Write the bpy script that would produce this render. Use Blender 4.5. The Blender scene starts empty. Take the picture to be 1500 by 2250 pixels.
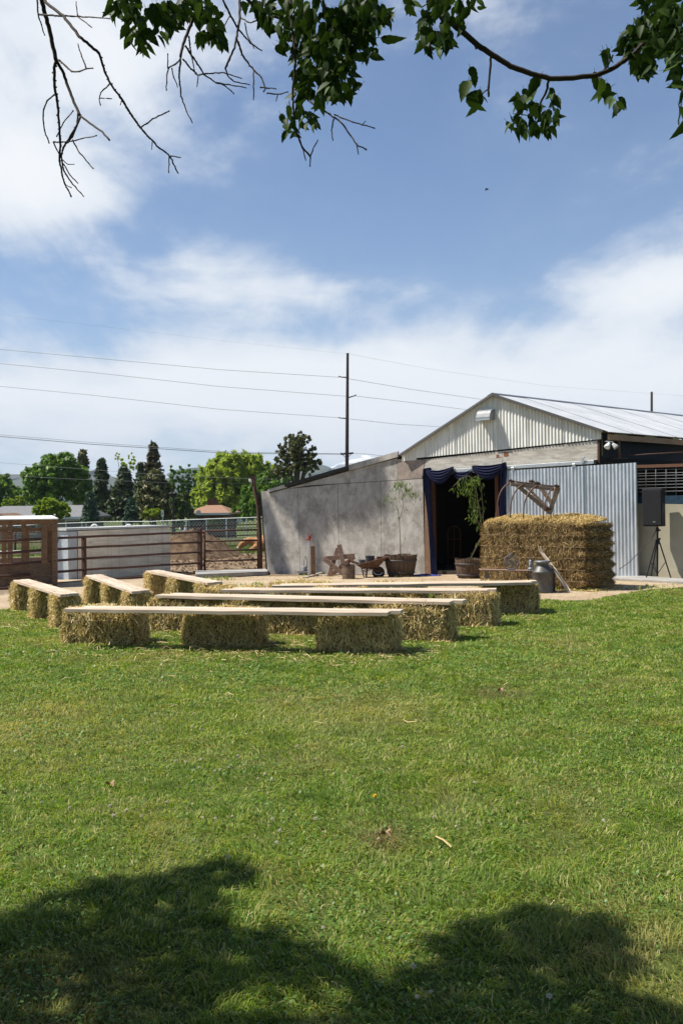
import bpy, math, random
import numpy as np
from mathutils import Vector, Matrix, noise
random.seed(7); RNG = np.random.default_rng(7)
SC = bpy.context.scene; COL = SC.collection
# ------------------------------------------------------------------ camera
F = 2190.0; ROLL = 0.015; YH = 1108.0; EYE = 1.57
cr, sr = math.cos(ROLL), math.sin(ROLL)
cd = bpy.data.cameras.new('camera'); cam = bpy.data.objects.new('camera', cd); COL.objects.link(cam)
cd.sensor_fit = 'VERTICAL'; cd.sensor_height = 36; cd.lens = 36*F/2250; cd.shift_y = -17/2250
cd.clip_start = .05; cd.clip_end = 30000
cam.matrix_world = Matrix(((cr, sr, 0, 0), (0, 0, -1, 0), (-sr, cr, 0, EYE), (0, 0, 0, 1)))
SC.camera = cam
SC.render.resolution_x = 682; SC.render.resolution_y = 1024
SC.view_settings.view_transform = 'Standard'; SC.view_settings.look = 'None'
SC.view_settings.exposure = 0.72; SC.view_settings.gamma = 1
HAZE = 1.25e-4
# ------------------------------------------------------------------ sun
SUN_EL = math.radians(56); PHI = math.radians(-2)          # light travels towards +x and a little +y
SD = Vector((math.cos(SUN_EL)*math.cos(PHI), math.cos(SUN_EL)*math.sin(PHI), -math.sin(SUN_EL)))
sl = bpy.data.lights.new('sun', 'SUN'); sl.energy = 5.0; sl.angle = math.radians(.55); sl.color = (1, .945, .85)
so = bpy.data.objects.new('sun', sl); COL.objects.link(so); so.rotation_euler = SD.to_track_quat('-Z', 'Y').to_euler()
so.location = (-8, -4, 14)
# ------------------------------------------------------------------ world
W = bpy.data.worlds.new('World'); SC.world = W; W.use_nodes = True
nt = W.node_tree; nt.nodes.clear()

class N:
    """tiny node-tree writer"""
    def __init__(s, nt): s.nt = nt
    def node(s, t, **k):
        n = s.nt.nodes.new(t)
        for a, b in k.items(): setattr(n, a, b)
        return n
    def link(s, a, b):
        if hasattr(a, 'outputs'): a = a.outputs[0]
        s.nt.links.new(a, b)
    def put(s, sock, v):
        if isinstance(v, (int, float)): sock.default_value = v
        elif isinstance(v, (tuple, list)):
            sock.default_value = tuple(v) + ((1,) if len(v) == 3 and len(sock.default_value) == 4 else ())
        else: s.link(v, sock)
    def m(s, op, a, b=0.0, c=None, clamp=False):
        n = s.node('ShaderNodeMath', operation=op, use_clamp=clamp)
        s.put(n.inputs[0], a); s.put(n.inputs[1], b)
        if c is not None: s.put(n.inputs[2], c)
        return n.outputs[0]
    def mix(s, f, a, b, blend='MIX'):
        n = s.node('ShaderNodeMix', data_type='RGBA', blend_type=blend)
        s.put(n.inputs[0], f); s.put(n.inputs[6], a); s.put(n.inputs[7], b)
        return n.outputs[2]
    def noise(s, vec, scale, detail=4, rough=.55, dist=0.0, col=False):
        n = s.node('ShaderNodeTexNoise'); s.put(n.inputs['Scale'], scale)
        n.inputs['Detail'].default_value = detail; n.inputs['Roughness'].default_value = rough
        n.inputs['Distortion'].default_value = dist
        if vec is not None: s.link(vec, n.inputs['Vector'])
        return n.outputs[1 if col else 0]
    def ramp(s, f, stops, interp='LINEAR'):
        n = s.node('ShaderNodeValToRGB'); s.link(f, n.inputs[0]); e = n.color_ramp.elements
        n.color_ramp.interpolation = interp
        while len(e) < len(stops): e.new(.5)
        for i, (p, c) in enumerate(stops):
            e[i].position = p
            if isinstance(c, (int, float)): c = (c, c, c)
            e[i].color = tuple(c)+(1,)
        return n.outputs[0]
    def sstep(s, f, a, b):
        n = s.node('ShaderNodeMapRange', interpolation_type='SMOOTHSTEP'); s.put(n.inputs[0], f)
        n.inputs[1].default_value = a; n.inputs[2].default_value = b
        return n.outputs[0]
    def mapping(s, vec, scale=(1, 1, 1), rot=(0, 0, 0), loc=(0, 0, 0)):
        n = s.node('ShaderNodeMapping'); s.link(vec, n.inputs[0])
        n.inputs['Scale'].default_value = scale; n.inputs['Rotation'].default_value = rot; n.inputs['Location'].default_value = loc
        return n.outputs[0]
    def pos(s): return s.node('ShaderNodeNewGeometry').outputs['Position']
    def obj(s): return s.node('ShaderNodeTexCoord').outputs['Object']

g = N(nt)
sky = g.node('ShaderNodeTexSky', sky_type='NISHITA', sun_disc=False)
sky.sun_elevation = SUN_EL
sky.sun_rotation = math.atan2(-SD.x, -SD.y)
sky.altitude = 1300; sky.air_density = 1.0; sky.dust_density = .3; sky.ozone_density = 2.5
dirv = g.node('ShaderNodeTexCoord').outputs['Generated']
sx = g.node('ShaderNodeSeparateXYZ'); g.link(dirv, sx.inputs[0]); X, Y, Z = sx.outputs
zz = g.m('ADD', g.m('MAXIMUM', Z, 0.0), .14)
cmb = g.node('ShaderNodeCombineXYZ'); g.link(g.m('DIVIDE', X, zz), cmb.inputs[0]); g.link(g.m('DIVIDE', Y, zz), cmb.inputs[1])
P = cmb.outputs[0]
wn = g.noise(g.mapping(P, (1.6, .5, 1), (0, 0, .9), (3.1, 1.7, 0)), 1.0, 9, .6, .7)     # wispy streaks
wn2 = g.noise(g.mapping(P, (1, 1, 1), (0, 0, .3), (8.2, 4.3, 0)), 1.7, 10, .62, .35)
puff = g.noise(g.mapping(dirv, (1, 1, 1.6), (0, 0, 0), (.3, .2, .1)), 5.5, 12, .6, .3)
def blob(px, py, sw, sh, amp):
    """soft cloud bank in a given direction of the sky; sizes in source pixels of a 35 mm lens"""
    a = (px-750)/F; e = (YH-py)/F; L = math.sqrt(1+a*a+e*e)
    dx = g.m('DIVIDE', g.m('SUBTRACT', X, a/L), sw/F); dz = g.m('DIVIDE', g.m('SUBTRACT', Z, e/L), sh/F)
    dy = g.m('DIVIDE', g.m('SUBTRACT', Y, 1/L), .5)
    r = g.m('ADD', g.m('ADD', g.m('MULTIPLY', dx, dx), g.m('MULTIPLY', dz, dz)), g.m('MULTIPLY', dy, dy))
    return g.m('MULTIPLY', g.m('EXPONENT', g.m('MULTIPLY', r, -1.0)), amp)
acc = None
for b in CLOUDS if 'CLOUDS' in globals() else [(20, 120, 300, 190, .44), (60, 390, 220, 95, .66), (300, 60, 280, 130, .36),
          (480, 590, 140, 65, .58), (690, 640, 130, 60, .34), (1440, 630, 220, 70, .72), (1330, 750, 230, 70, .46), (240, 720, 350, 70, .22),
          (400, 860, 800, 85, .92), (1150, 860, 800, 85, .86), (1000, 730, 130, 40, .2), (700, 990, 1000, 60, .45), (1000, 260, 380, 230, -.34), (560, 400, 190, 60, -.12)]:
    v = blob(*b); acc = v if acc is None else g.m('ADD', acc, v)
streak = g.m('ADD', g.m('MULTIPLY', wn, .55), g.m('MULTIPLY', wn2, .45))
den = g.m('ADD', g.m('MULTIPLY', acc, 1.0), g.m('MULTIPLY', g.m('SUBTRACT', streak, .5), 2.3))
den = g.m('ADD', den, g.m('MULTIPLY', g.m('SUBTRACT', puff, .5), 1.5))
cf = g.sstep(den, -.02, .62)
haz = g.m('MULTIPLY', g.m('EXPONENT', g.m('MULTIPLY', g.m('MAXIMUM', Z, 0.0), -6.0)), .45)
lift = g.m('MULTIPLY', g.sstep(den, -.5, .4), .10)
base = g.mix(haz, g.mix(1.0, sky, (.84, 1.04, 1.20), 'MULTIPLY'), (5.6, 6.6, 7.6)); base = g.mix(lift, base, (6.6, 7.2, 8.0))
cloudc = g.mix(g.sstep(den, .2, 1.1), (7.4, 8.0, 8.8), (9.8, 9.9, 10.0))
out = g.mix(g.m('MULTIPLY', cf, .93), base, cloudc)
bg = g.node('ShaderNodeBackground'); g.link(out, bg.inputs[0]); bg.inputs[1].default_value = .064
wo = g.node('ShaderNodeOutputWorld'); g.link(bg, wo.inputs[0])
# ------------------------------------------------------------------ geometry of the place
def ss(a, b, x):
    t = np.clip((x-a)/(b-a), 0, 1); return t*t*(3-2*t)
def gz(x, y):
    """ground height: the yard falls 20 cm towards the corral, the pasture a little more"""
    return -.2*ss(20.8, 25.5, y) - .25*ss(34, 60, y) - 1.6*ss(58, 110, y)
def ray(px, py):
    u = (px-750)/F; v = -(py-YH)/F
    return u*cr+v*sr, -u*sr+v*cr
def at(px, py, d):
    u, v = ray(px, py); return Vector((u*d, d, EYE+v*d))
def gp(px, py, z=0.0):
    """where the ground (raised by z) lies along the view of a photo point"""
    u, v = ray(px, py); d = (EYE-z)/-v
    for _ in range(12): d = (EYE-z-float(gz(u*d, d)))/-v
    return Vector((u*d, d, z+float(gz(u*d, d))))
A = math.radians(36); WD = Vector((math.cos(A), -math.sin(A), 0)); WN = Vector((-math.sin(A), -math.cos(A), 0))
WP0 = gp(1403, 1269)
def wp(px, py, off=0.0):
    """point on the plane of the barn front, off metres in front of it"""
    u, v = ray(px, py); d0 = Vector((u, 1, v)); o = Vector((0, 0, EYE)); P = WP0+WN*off
    t = (P-o).dot(WN)/d0.dot(WN); return o+d0*t
# ------------------------------------------------------------------ object helpers
def tag(o, label=None, cat=None, group=None, kind=None):
    if label: o['label'] = label
    if cat: o['category'] = cat
    if group: o['group'] = group
    if kind: o['kind'] = kind
    return o
def thing(name, label, cat, loc=(0, 0, 0), group=None):
    o = bpy.data.objects.new(name, None); COL.objects.link(o); o.location = loc; o.empty_display_size = .2
    return tag(o, label, cat, group)
class MB:
    def __init__(s): s.v = []; s.f = []
    def add(s, vs, fs):
        k = len(s.v); s.v += [tuple(p) for p in vs]; s.f += [tuple(i+k for i in f) for f in fs]; return s
    def box(s, c, size, rot=None, bev=0.0):
        c = Vector(c); h = [x/2 for x in size]; vs = []
        for i in (-1, 1):
            for j in (-1, 1):
                for k in (-1, 1):
                    p = Vector((i*h[0], j*h[1], k*h[2]))
                    if rot is not None: p = rot @ p
                    vs.append(c+p)
        return s.add(vs, [(0, 1, 3, 2), (4, 6, 7, 5), (0, 4, 5, 1), (2, 3, 7, 6), (0, 2, 6, 4), (1, 5, 7, 3)])
    def bar(s, p, q, w, h, up=(0, 0, 1), taper=1.0):
        p = Vector(p); q = Vector(q); d = (q-p).normalized(); up = Vector(up)
        if abs(d.dot(up)) > .98: up = Vector((0, 1, 0))
        a = d.cross(up).normalized(); b = a.cross(d).normalized(); vs = []
        for e, k in ((p, 1), (q, taper)):
            for i, j in ((-1, -1), (1, -1), (1, 1), (-1, 1)): vs.append(e+a*(i*w/2*k)+b*(j*h/2*k))
        return s.add(vs, [(0, 1, 2, 3), (7, 6, 5, 4), (0, 4, 5, 1), (1, 5, 6, 2), (2, 6, 7, 3), (3, 7, 4, 0)])
    def tube(s, pts, r, n=8, cap=True):
        pts = [Vector(p) for p in pts]; m = len(pts)
        rr = r if isinstance(r, (list, tuple)) else [r]*m
        a = None; vs = []
        for i, p in enumerate(pts):
            d = (pts[min(i+1, m-1)]-pts[max(i-1, 0)])
            d = d.normalized() if d.length > 1e-9 else Vector((0, 0, 1))
            if a is None:
                a = d.cross(Vector((0, 0, 1)))
                if a.length < .05: a = d.cross(Vector((0, 1, 0)))
            a = (a-d*a.dot(d)).normalized(); b = d.cross(a)
            for k in range(n):
                t = 2*math.pi*k/n; vs.append(p+(a*math.cos(t)+b*math.sin(t))*rr[i])
        fs = [(i*n+k, i*n+(k+1) % n, (i+1)*n+(k+1) % n, (i+1)*n+k) for i in range(m-1) for k in range(n)]
        if cap: fs += [tuple(range(n))[::-1], tuple((m-1)*n+k for k in range(n))]
        return s.add(vs, fs)
    def lathe(s, c, prof, n=24, ax=None):
        """prof = (radius, height) pairs"""
        c = Vector(c); vs = []
        for r, h in prof:
            for k in range(n):
                t = 2*math.pi*k/n; p = Vector((r*math.cos(t), r*math.sin(t), h))
                if ax is not None: p = ax @ p
                vs.append(c+p)
        m = len(prof)
        return s.add(vs, [(i*n+k, i*n+(k+1) % n, (i+1)*n+(k+1) % n, (i+1)*n+k) for i in range(m-1) for k in range(n)])
    def prism(s, pts, ext):
        """flat outline pushed along ext"""
        pts = [Vector(p) for p in pts]; n = len(pts); ext = Vector(ext)
        return s.add(pts+[p+ext for p in pts], [tuple(range(n)), tuple(range(2*n-1, n-1, -1))]+[(i, i+n, (i+1) % n+n, (i+1) % n) for i in range(n)])
    def grid(s, fn, nu, nv):
        vs = [fn(i/nu, j/nv) for j in range(nv+1) for i in range(nu+1)]
        return s.add(vs, [(j*(nu+1)+i, j*(nu+1)+i+1, (j+1)*(nu+1)+i+1, (j+1)*(nu+1)+i) for j in range(nv) for i in range(nu)])
    def build(s, name, mat, parent=None, smooth=False, bevel=0.0, solid=0.0, mesh_only=False):
        me = bpy.data.meshes.new(name)
        off = Vector(parent.location) if parent is not None and not mesh_only else Vector((0, 0, 0))
        if parent is not None and parent.parent is not None: off = off+parent.parent.location
        me.from_pydata([tuple(Vector(p)-off) for p in s.v], [], s.f); me.materials.append(mat)
        if smooth: me.polygons.foreach_set('use_smooth', [True]*len(me.polygons))
        me.update()
        if mesh_only: return me
        o = bpy.data.objects.new(name, me); COL.objects.link(o)
        if parent is not None: o.parent = parent
        if solid:
            m = o.modifiers.new('s', 'SOLIDIFY'); m.thickness = solid; m.offset = 0
        if bevel:
            m = o.modifiers.new('b', 'BEVEL'); m.width = bevel; m.segments = 2; m.limit_method = 'ANGLE'
        return o
def part(name, me, parent, loc=(0, 0, 0), rot=None):
    o = bpy.data.objects.new(name, me); COL.objects.link(o); o.parent = parent; o.location = loc
    if rot is not None: o.rotation_euler = rot
    return o
def npmesh(name, V, faces, mat, smooth=False, normals=None):
    """V (n,3) array, faces (m,k) int array of equal size polygons"""
    me = bpy.data.meshes.new(name); V = np.asarray(V, np.float32); faces = np.asarray(faces, np.int32)
    m, k = faces.shape
    me.vertices.add(len(V)); me.vertices.foreach_set('co', V.ravel())
    me.loops.add(m*k); me.loops.foreach_set('vertex_index', faces.ravel())
    me.polygons.add(m); me.polygons.foreach_set('loop_start', np.arange(0, m*k, k, dtype=np.int32))
    me.polygons.foreach_set('loop_total', np.full(m, k, np.int32))
    if smooth: me.polygons.foreach_set('use_smooth', np.ones(m, bool))
    me.materials.append(mat); me.update(calc_edges=True); return me
def link(name, me, parent=None):
    o = bpy.data.objects.new(name, me); COL.objects.link(o)
    if parent is not None: o.parent = parent
    return o
def copy_tree(o, loc=None, rotz=None, label=None, parent=None):
    c = o.copy(); COL.objects.link(c)
    if parent is not None: c.parent = parent
    for ch in list(o.children): copy_tree(ch, parent=c)
    if loc is not None: c.location = loc
    if rotz is not None: c.rotation_euler = (0, 0, rotz)
    if label: c['label'] = label
    return c
# ------------------------------------------------------------------ materials
def mat(name, build, disp=None):
    m = bpy.data.materials.new(name); m.use_nodes = True; nt = m.node_tree; nt.nodes.clear(); g = N(nt)
    o = g.node('ShaderNodeOutputMaterial'); r = build(g); g.link(r, o.inputs[0]); return m
def bsdf(g, col, rough=.8, metal=0.0, spec=.3, bump=None, bstr=.3, bdist=.01, sheen=0):
    b = g.node('ShaderNodeBsdfPrincipled'); g.put(b.inputs['Base Color'], col); g.put(b.inputs['Roughness'], rough)
    g.put(b.inputs['Metallic'], metal); g.put(b.inputs['Specular IOR Level'], spec)
    if bump is not None:
        n = g.node('ShaderNodeBump'); n.inputs['Strength'].default_value = bstr; n.inputs['Distance'].default_value = bdist
        g.link(bump, n.inputs['Height']); g.link(n, b.inputs['Normal'])
    return b
def simple(name, col, rough=.7, metal=0.0, var=.25, scale=12, spec=.3, bstr=.2, col2=None):
    c2 = col2 or tuple(c*(1-var) for c in col)
    def f(g):
        n = g.noise(g.obj(), scale, 6, .65); c = g.mix(g.sstep(n, .3, .7), tuple(c2), tuple(col))
        return bsdf(g, c, rough, metal, spec, n, bstr)
    return mat(name, f)
def island(g):
    return g.node('ShaderNodeNewGeometry').outputs['Random Per Island']
def leafmat(name, cols, trans=.35, big=None, rough=.5, spec=.25):
    def f(g):
        r = island(g); st = [(i/(len(cols)-1), c) for i, c in enumerate(cols)]
        c = g.ramp(r, st)
        if big:
            n = g.noise(g.pos(), big[0], 3, .5); c = g.mix(g.sstep(n, .35, .65), c, g.mix(.5, c, big[1]))
        b = bsdf(g, c, rough, 0, spec); t = g.node('ShaderNodeBsdfTranslucent')
        g.put(t.inputs[0], g.mix(1.0, c, (1.25, 1.3, .7), 'MULTIPLY'))
        x = g.node('ShaderNodeMixShader'); x.inputs[0].default_value = trans; g.link(b, x.inputs[1]); g.link(t, x.inputs[2]); return x
    return mat(name, f)
def woodmat(name, c1, c2, axis=0, scale=14, rough=.8, bstr=.35, knots=True):
    """grain runs along the object's local axis 0/1/2"""
    def f(g):
        sc = [scale]*3; sc[axis] = scale*.07
        p = g.mapping(g.obj(), tuple(sc)); n = g.noise(p, 3.0, 6, .6, .6)
        n2 = g.noise(g.obj(), 1.7, 3, .5)
        oi = g.node('ShaderNodeObjectInfo').outputs['Random']
        c = g.mix(g.sstep(n, .3, .72), c1, c2); c = g.mix(g.m('MULTIPLY', g.sstep(n2, .45, .75), .35), c, tuple(x*.6 for x in c1))
        c = g.mix(g.m('MULTIPLY', oi, .25), c, tuple(x*.7 for x in c2))
        if knots:
            v = g.node('ShaderNodeTexVoronoi'); v.inputs['Scale'].default_value = 1.0
            s3 = [7.]*3; s3[axis] = 2.2; g.link(g.mapping(g.obj(), tuple(s3)), v.inputs['Vector'])
            c = g.mix(g.m('SUBTRACT', 1.0, g.sstep(v.outputs['Distance'], .05, .11)), c, tuple(x*.35 for x in c1))
        return bsdf(g, c, rough, 0, .25, n, bstr, .004)
    return mat(name, f)
# ================================================================== GROUND
def quadsheet(name, xs, ys, z, inside, m, kind='structure', jit=None):
    xs = np.asarray(xs, float); ys = np.asarray(ys, float); XX, YY = np.meshgrid(xs, ys); nx = len(xs)
    ZZ = gz(XX, YY)+z
    if jit is not None: ZZ = ZZ+jit(XX, YY)
    V = np.stack([XX, YY, ZZ], -1).reshape(-1, 3)
    i = np.arange(nx-1)[None, :]; j = np.arange(len(ys)-1)[:, None]; a = (j*nx+i)
    Fc = np.stack([a, a+1, a+nx+1, a+nx], -1).reshape(-1, 4)
    if inside is not None:
        c = V[Fc].mean(1); Fc = Fc[inside(c[:, 0], c[:, 1])]
    me = npmesh(name, V, Fc, m, smooth=True); o = link(name, me)
    return tag(o, kind=kind)
# lawn border, seen points walked along it
LB = [(-500, 1345), (0, 1341), (60, 1338), (130, 1331), (200, 1328), (330, 1321), (420, 1315), (480, 1308), (600, 1303), (760, 1301),
      (900, 1303), (1040, 1312), (1200, 1319), (1290, 1322), (1330, 1314), (1360, 1307), (1400, 1300), (1500, 1292), (2000, 1284)]
LBpx = np.array([p[0] for p in LB]); LBy = np.array([gp(*p).y for p in LB])
def wob(x, y, s=1.0):
    return np.sin(x*3.1*s+y*1.3*s)*.5+np.sin(x*7.7*s-y*5.1*s+1)*.3+np.sin(x*15.1*s+y*11.*s+2)*.2
def lawn_edge(x, y): return np.interp(750+F*x/np.maximum(y, .5), LBpx, LBy)
def in_lawn(x, y): return (y < lawn_edge(x, y)+.10*wob(x, y)) | (y < 5)
def f(g):
    p = g.pos(); n = g.noise(p, .35, 4, .6); n2 = g.noise(p, 6, 6, .7)
    c = g.mix(g.sstep(n, .35, .65), (.075, .13, .028), (.16, .15, .06))
    c = g.mix(g.m('MULTIPLY', g.sstep(n2, .4, .7), .5), c, (.05, .085, .02))
    return bsdf(g, c, .95, 0, .1, n2, .6, .03)
M_field = mat('pasture', f)
def f(g):
    p = g.pos(); n = g.noise(p, 1.2, 5, .6); n2 = g.noise(p, 22, 8, .75); n3 = g.noise(p, 90, 3, .7)
    c = g.mix(g.sstep(n, .35, .7), (.40, .30, .20), (.52, .42, .29)); c = g.mix(g.m('MULTIPLY', g.sstep(n2, .45, .7), .6), c, (.26, .18, .11))
    c = g.mix(g.m('MULTIPLY', g.sstep(n3, .58, .72), .8), c, (.62, .52, .30))
    return bsdf(g, c, .95, 0, .1, g.m('ADD', n2, n3), .8, .02)
M_dirt = mat('yard dirt', f)
def f(g):
    p = g.pos(); n = g.noise(p, .8, 5, .6); n2 = g.noise(p, 5, 8, .8); n3 = g.noise(p, 30, 4, .7)
    c = g.mix(g.sstep(n, .35, .7), (.30, .205, .125), (.44, .33, .21)); c = g.mix(g.m('MULTIPLY', g.sstep(n2, .45, .62), .75), c, (.085, .055, .035))
    c = g.mix(g.m('MULTIPLY', g.sstep(n3, .6, .75), .5), c, (.36, .28, .18))
    return bsdf(g, c, .95, 0, .1, g.m('ADD', n2, n3), 1, .08)
M_muck = mat('corral dirt', f)
def f(g):
    p = g.pos(); n = g.noise(p, 1.1, 5, .6); n2 = g.noise(p, 30, 6, .7)
    c = g.mix(g.sstep(n2, .35, .65), (.055, .085, .016), (.10, .12, .035)); c = g.mix(g.m('MULTIPLY', g.sstep(n, .5, .7), .5), c, (.13, .105, .05))
    return bsdf(g, c, .95, 0, .1, n2, .8, .02)
M_soil = mat('lawn soil', f)
xs = np.concatenate([-np.geomspace(6000, 31, 40), np.arange(-30, 30.1, .5), np.geomspace(31, 6000, 40)])
ys = np.concatenate([-np.geomspace(3000, 11, 30), np.arange(-10, 70.1, .5), np.geomspace(72, 9000, 50)])
quadsheet('ground', xs, ys, 0, None, M_field)
quadsheet('yard_dirt', np.arange(-24, 26.1, .25), np.arange(11, 27.6, .25), .004, lambda x, y: (y > lawn_edge(x, y)-.6) & (y < 24.9+.12*wob(x, y)+.0*x), M_dirt,
          jit=lambda x, y: .012*np.clip(wob(x, y, .8), 0, 1)*0)
quadsheet('corral_dirt', np.arange(-24, 3.1, .25), np.arange(24, 38.1, .25), .004, lambda x, y: (y > 24.95+.12*wob(x, y)) & (y < 36.4+.5*wob(x, y, .4)), M_muck)
quadsheet('lawn', np.arange(-16, 18.1, .2), np.arange(-9, 22, .2), .010, in_lawn, M_soil)
# straw strewn pale ground just behind the left benches is part of the yard dirt
# ================================================================== GRASS (one mass, nobody could count it)
def grassmat():
    def f(g):
        p = g.pos(); r = island(g)
        c = g.ramp(r, [(0, (.080, .150, .018)), (.35, (.165, .262, .030)), (.68, (.255, .345, .050)), (.86, (.37, .36, .09)), (.93, (.50, .44, .22)), (1, (.58, .50, .30))])
        n = g.noise(p, .7, 5, .65); n2 = g.noise(p, 3.0, 5, .65)
        d = g.m('ADD', g.m('MULTIPLY', n, .6), g.m('MULTIPLY', n2, .4))
        c = g.mix(g.m('MULTIPLY', g.sstep(d, .50, .60), .68), c, (.085, .17, .022))
        c = g.mix(g.m('MULTIPLY', g.m('SUBTRACT', 1.0, g.sstep(d, .38, .50)), .62), c, (.31, .27, .105))
        sxy = g.node('ShaderNodeSeparateXYZ'); g.link(p, sxy.inputs[0])
        for (bx, by, br, bc) in ((float(gp(70, 1590).x), float(gp(70, 1590).y), .8, (.42, .36, .13)), (float(gp(846, 1852).x), float(gp(846, 1852).y), .16, (.30, .21, .12)), (float(gp(1097, 1527).x), float(gp(1097, 1527).y), .25, (.24, .17, .09)), (float(gp(780, 1560).x), float(gp(780, 1560).y), .6, (.38, .33, .13)), (float(gp(1400, 2110).x), float(gp(1400, 2110).y), .3, (.40, .33, .14)), (float(gp(90, 2200).x), float(gp(90, 2200).y), .35, (.22, .15, .08))):
            dx = g.m('DIVIDE', g.m('SUBTRACT', sxy.outputs[0], bx), br); dy = g.m('DIVIDE', g.m('SUBTRACT', sxy.outputs[1], by), br*1.3); e = g.m('EXPONENT', g.m('MULTIPLY', g.m('ADD', g.m('MULTIPLY', dx, dx), g.m('MULTIPLY', dy, dy)), -1.0)); c = g.mix(g.m('MULTIPLY', e, g.m('MULTIPLY', g.sstep(n2, .3, .6), .8)), c, bc)
        b = bsdf(g, c, .6, 0, .18); t = g.node('ShaderNodeBsdfTranslucent'); g.put(t.inputs[0], g.mix(1.0, c, (1.3, 1.35, .6), 'MULTIPLY'))
        x = g.node('ShaderNodeMixShader'); x.inputs[0].default_value = .38; g.link(b, x.inputs[1]); g.link(t, x.inputs[2]); return x
    return mat('grass blades', f)
M_grass = grassmat()
def pnoise(x, y, s, ox=0.0):
    """cheap smooth value noise, 0..1"""
    x = x*s+ox+100; y = y*s+ox*1.7+100; xi = np.floor(x).astype(int); yi = np.floor(y).astype(int); fx = x-xi; fy = y-yi
    fx = fx*fx*(3-2*fx); fy = fy*fy*(3-2*fy)
    h = lambda a, b: np.modf(np.abs(np.sin(a*127.1+b*311.7)*43758.5453))[0]
    return (h(xi, yi)*(1-fx)+h(xi+1, yi)*fx)*(1-fy)+(h(xi, yi+1)*(1-fx)+h(xi+1, yi+1)*fx)*fy
def make_grass(name, n, dens_pow, y0, y1, hmul, wmul, ok, side=.43, pad=1.5):
    # points with density falling with distance; the wedge is wider than the picture
    u = RNG.random(n*2); k = 2-dens_pow
    y = (y0**k+u*(y1**k-y0**k))**(1/k); x = (RNG.random(n*2)*2-1)*(side*y+pad)
    keep = ok(x, y); clump = pnoise(x, y, 9)*.6+pnoise(x, y, 24, 5)*.4
    keep &= RNG.random(n*2) < .35+.9*clump; x = x[keep][:n]; y = y[keep][:n]; clump = clump[keep][:n]; n = len(x)
    tall = pnoise(x, y, 2.2, 3); z = gz(x, y)+.008
    h = (.020+.026*RNG.random(n)**1.3+.020*np.clip((tall-.6)*3, 0, 1))*hmul*(.7+.6*clump)
    w = (.0014+.0015*RNG.random(n))*wmul*np.maximum(1, y/4.2)**.9
    # tall tufts near the photographer's feet
    tuft = pnoise(x, y, 5.5, 9); tm = (tuft > .72) & (y < 5.2); h[tm] *= 1.5
    az = RNG.random(n)*2*np.pi; lean = .35+1.1*RNG.random(n); la = pnoise(x, y, 5, 2)*9+RNG.normal(0, .9, n)
    lx = np.cos(la)*lean; ly = np.sin(la)*lean; ax = np.cos(az)*w; ay = np.sin(az)*w
    V = np.empty((n, 5, 3)); 
    for i, (t, ww) in enumerate(((0, 1), (.55, .8))):
        cx = x+lx*h*t*t; cy = y+ly*h*t*t; cz = z+h*t*(1-.28*lean*t)
        V[:, 2*i, 0] = cx-ax*ww; V[:, 2*i, 1] = cy-ay*ww; V[:, 2*i, 2] = cz
        V[:, 2*i+1, 0] = cx+ax*ww; V[:, 2*i+1, 1] = cy+ay*ww; V[:, 2*i+1, 2] = cz
    V[:, 4, 0] = x+lx*h; V[:, 4, 1] = y+ly*h; V[:, 4, 2] = z+h*np.maximum(.25, 1-.5*lean)
    b = np.arange(n)[:, None]*5
    T = np.concatenate([b+np.array([[0, 1, 3]]), b+np.array([[0, 3, 2]]), b+np.array([[2, 3, 4]])], 1).reshape(-1, 3)
    o = link(name, npmesh(name, V.reshape(-1, 3), T, M_grass, smooth=True)); return tag(o, kind='stuff')
GR = globals().get('GRASS', 1.0)
gr = make_grass('grass', int(560000*GR), 1.45, 2.5, 21.5, 1.0, 1.0, lambda x, y: in_lawn(x, y))
tag(gr, 'short green lawn with clover and dry blades in front of the bale seats', 'grass')
# weeds along the foot of the big bale and at the hydrant
def patch_ok(x, y):
    r = np.zeros(len(x), bool)
    for px, py, rr in ((1262, 1296, .42), (1225, 1297, .3), (1310, 1300, .35), (1425, 1293, .3), (1385, 1296, .25), (1480, 1289, .3), (575, 1288, .35), (545, 1289, .3), (697, 1256, .25), (672, 1266, .14), (480, 1275, .4), (1046, 1287, .15)):
        c = gp(px, py); r |= ((x-c.x)**2+((y-c.y)*1.0)**2 < rr*rr*(.6+.6*pnoise(x, y, 6)))
    return r
wd = make_grass('weeds', int(9000), .2, 17, 25, 2.3, 1.3, patch_ok, side=.36); tag(wd, 'tufts of green weeds at the foot of the big bale and along the wall', 'weeds')
# clover leaves: flat little leaves in patches
n = int(24000*GR); u = RNG.random(n*4); y = (2.5**.6+u*(11**.6-2.5**.6))**(1/.6); x = (RNG.random(n*4)*2-1)*(.43*y+.6)
k = RNG.random(n*4) < np.clip((pnoise(x, y, 1.6, 11)*.6+pnoise(x, y, 5, 4)*.4-.42)*4, .04, 1); x = x[k][:n]; y = y[k][:n]; n = len(x)
s = (.004+.004*RNG.random(n))*np.maximum(1, y/5); a = RNG.random(n)*6.28; tl = RNG.normal(0, .35, (n, 2)); z = gz(x, y)+.022+.03*RNG.random(n)
V = np.empty((n, 4, 3))
for i in range(4):
    dx = np.cos(a+i*np.pi/2)*s; dy = np.sin(a+i*np.pi/2)*s; V[:, i, 0] = x+dx; V[:, i, 1] = y+dy; V[:, i, 2] = z+dx*tl[:, 0]+dy*tl[:, 1]
M_clover = leafmat('clover', [(.065, .14, .022), (.11, .205, .034), (.165, .27, .055)], .3, rough=.45)
cl = link('clover', npmesh('clover', V.reshape(-1, 3), np.arange(n*4).reshape(-1, 4), M_clover)); tag(cl, 'patches of small round clover leaves in the lawn', 'clover', kind='stuff')
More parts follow.
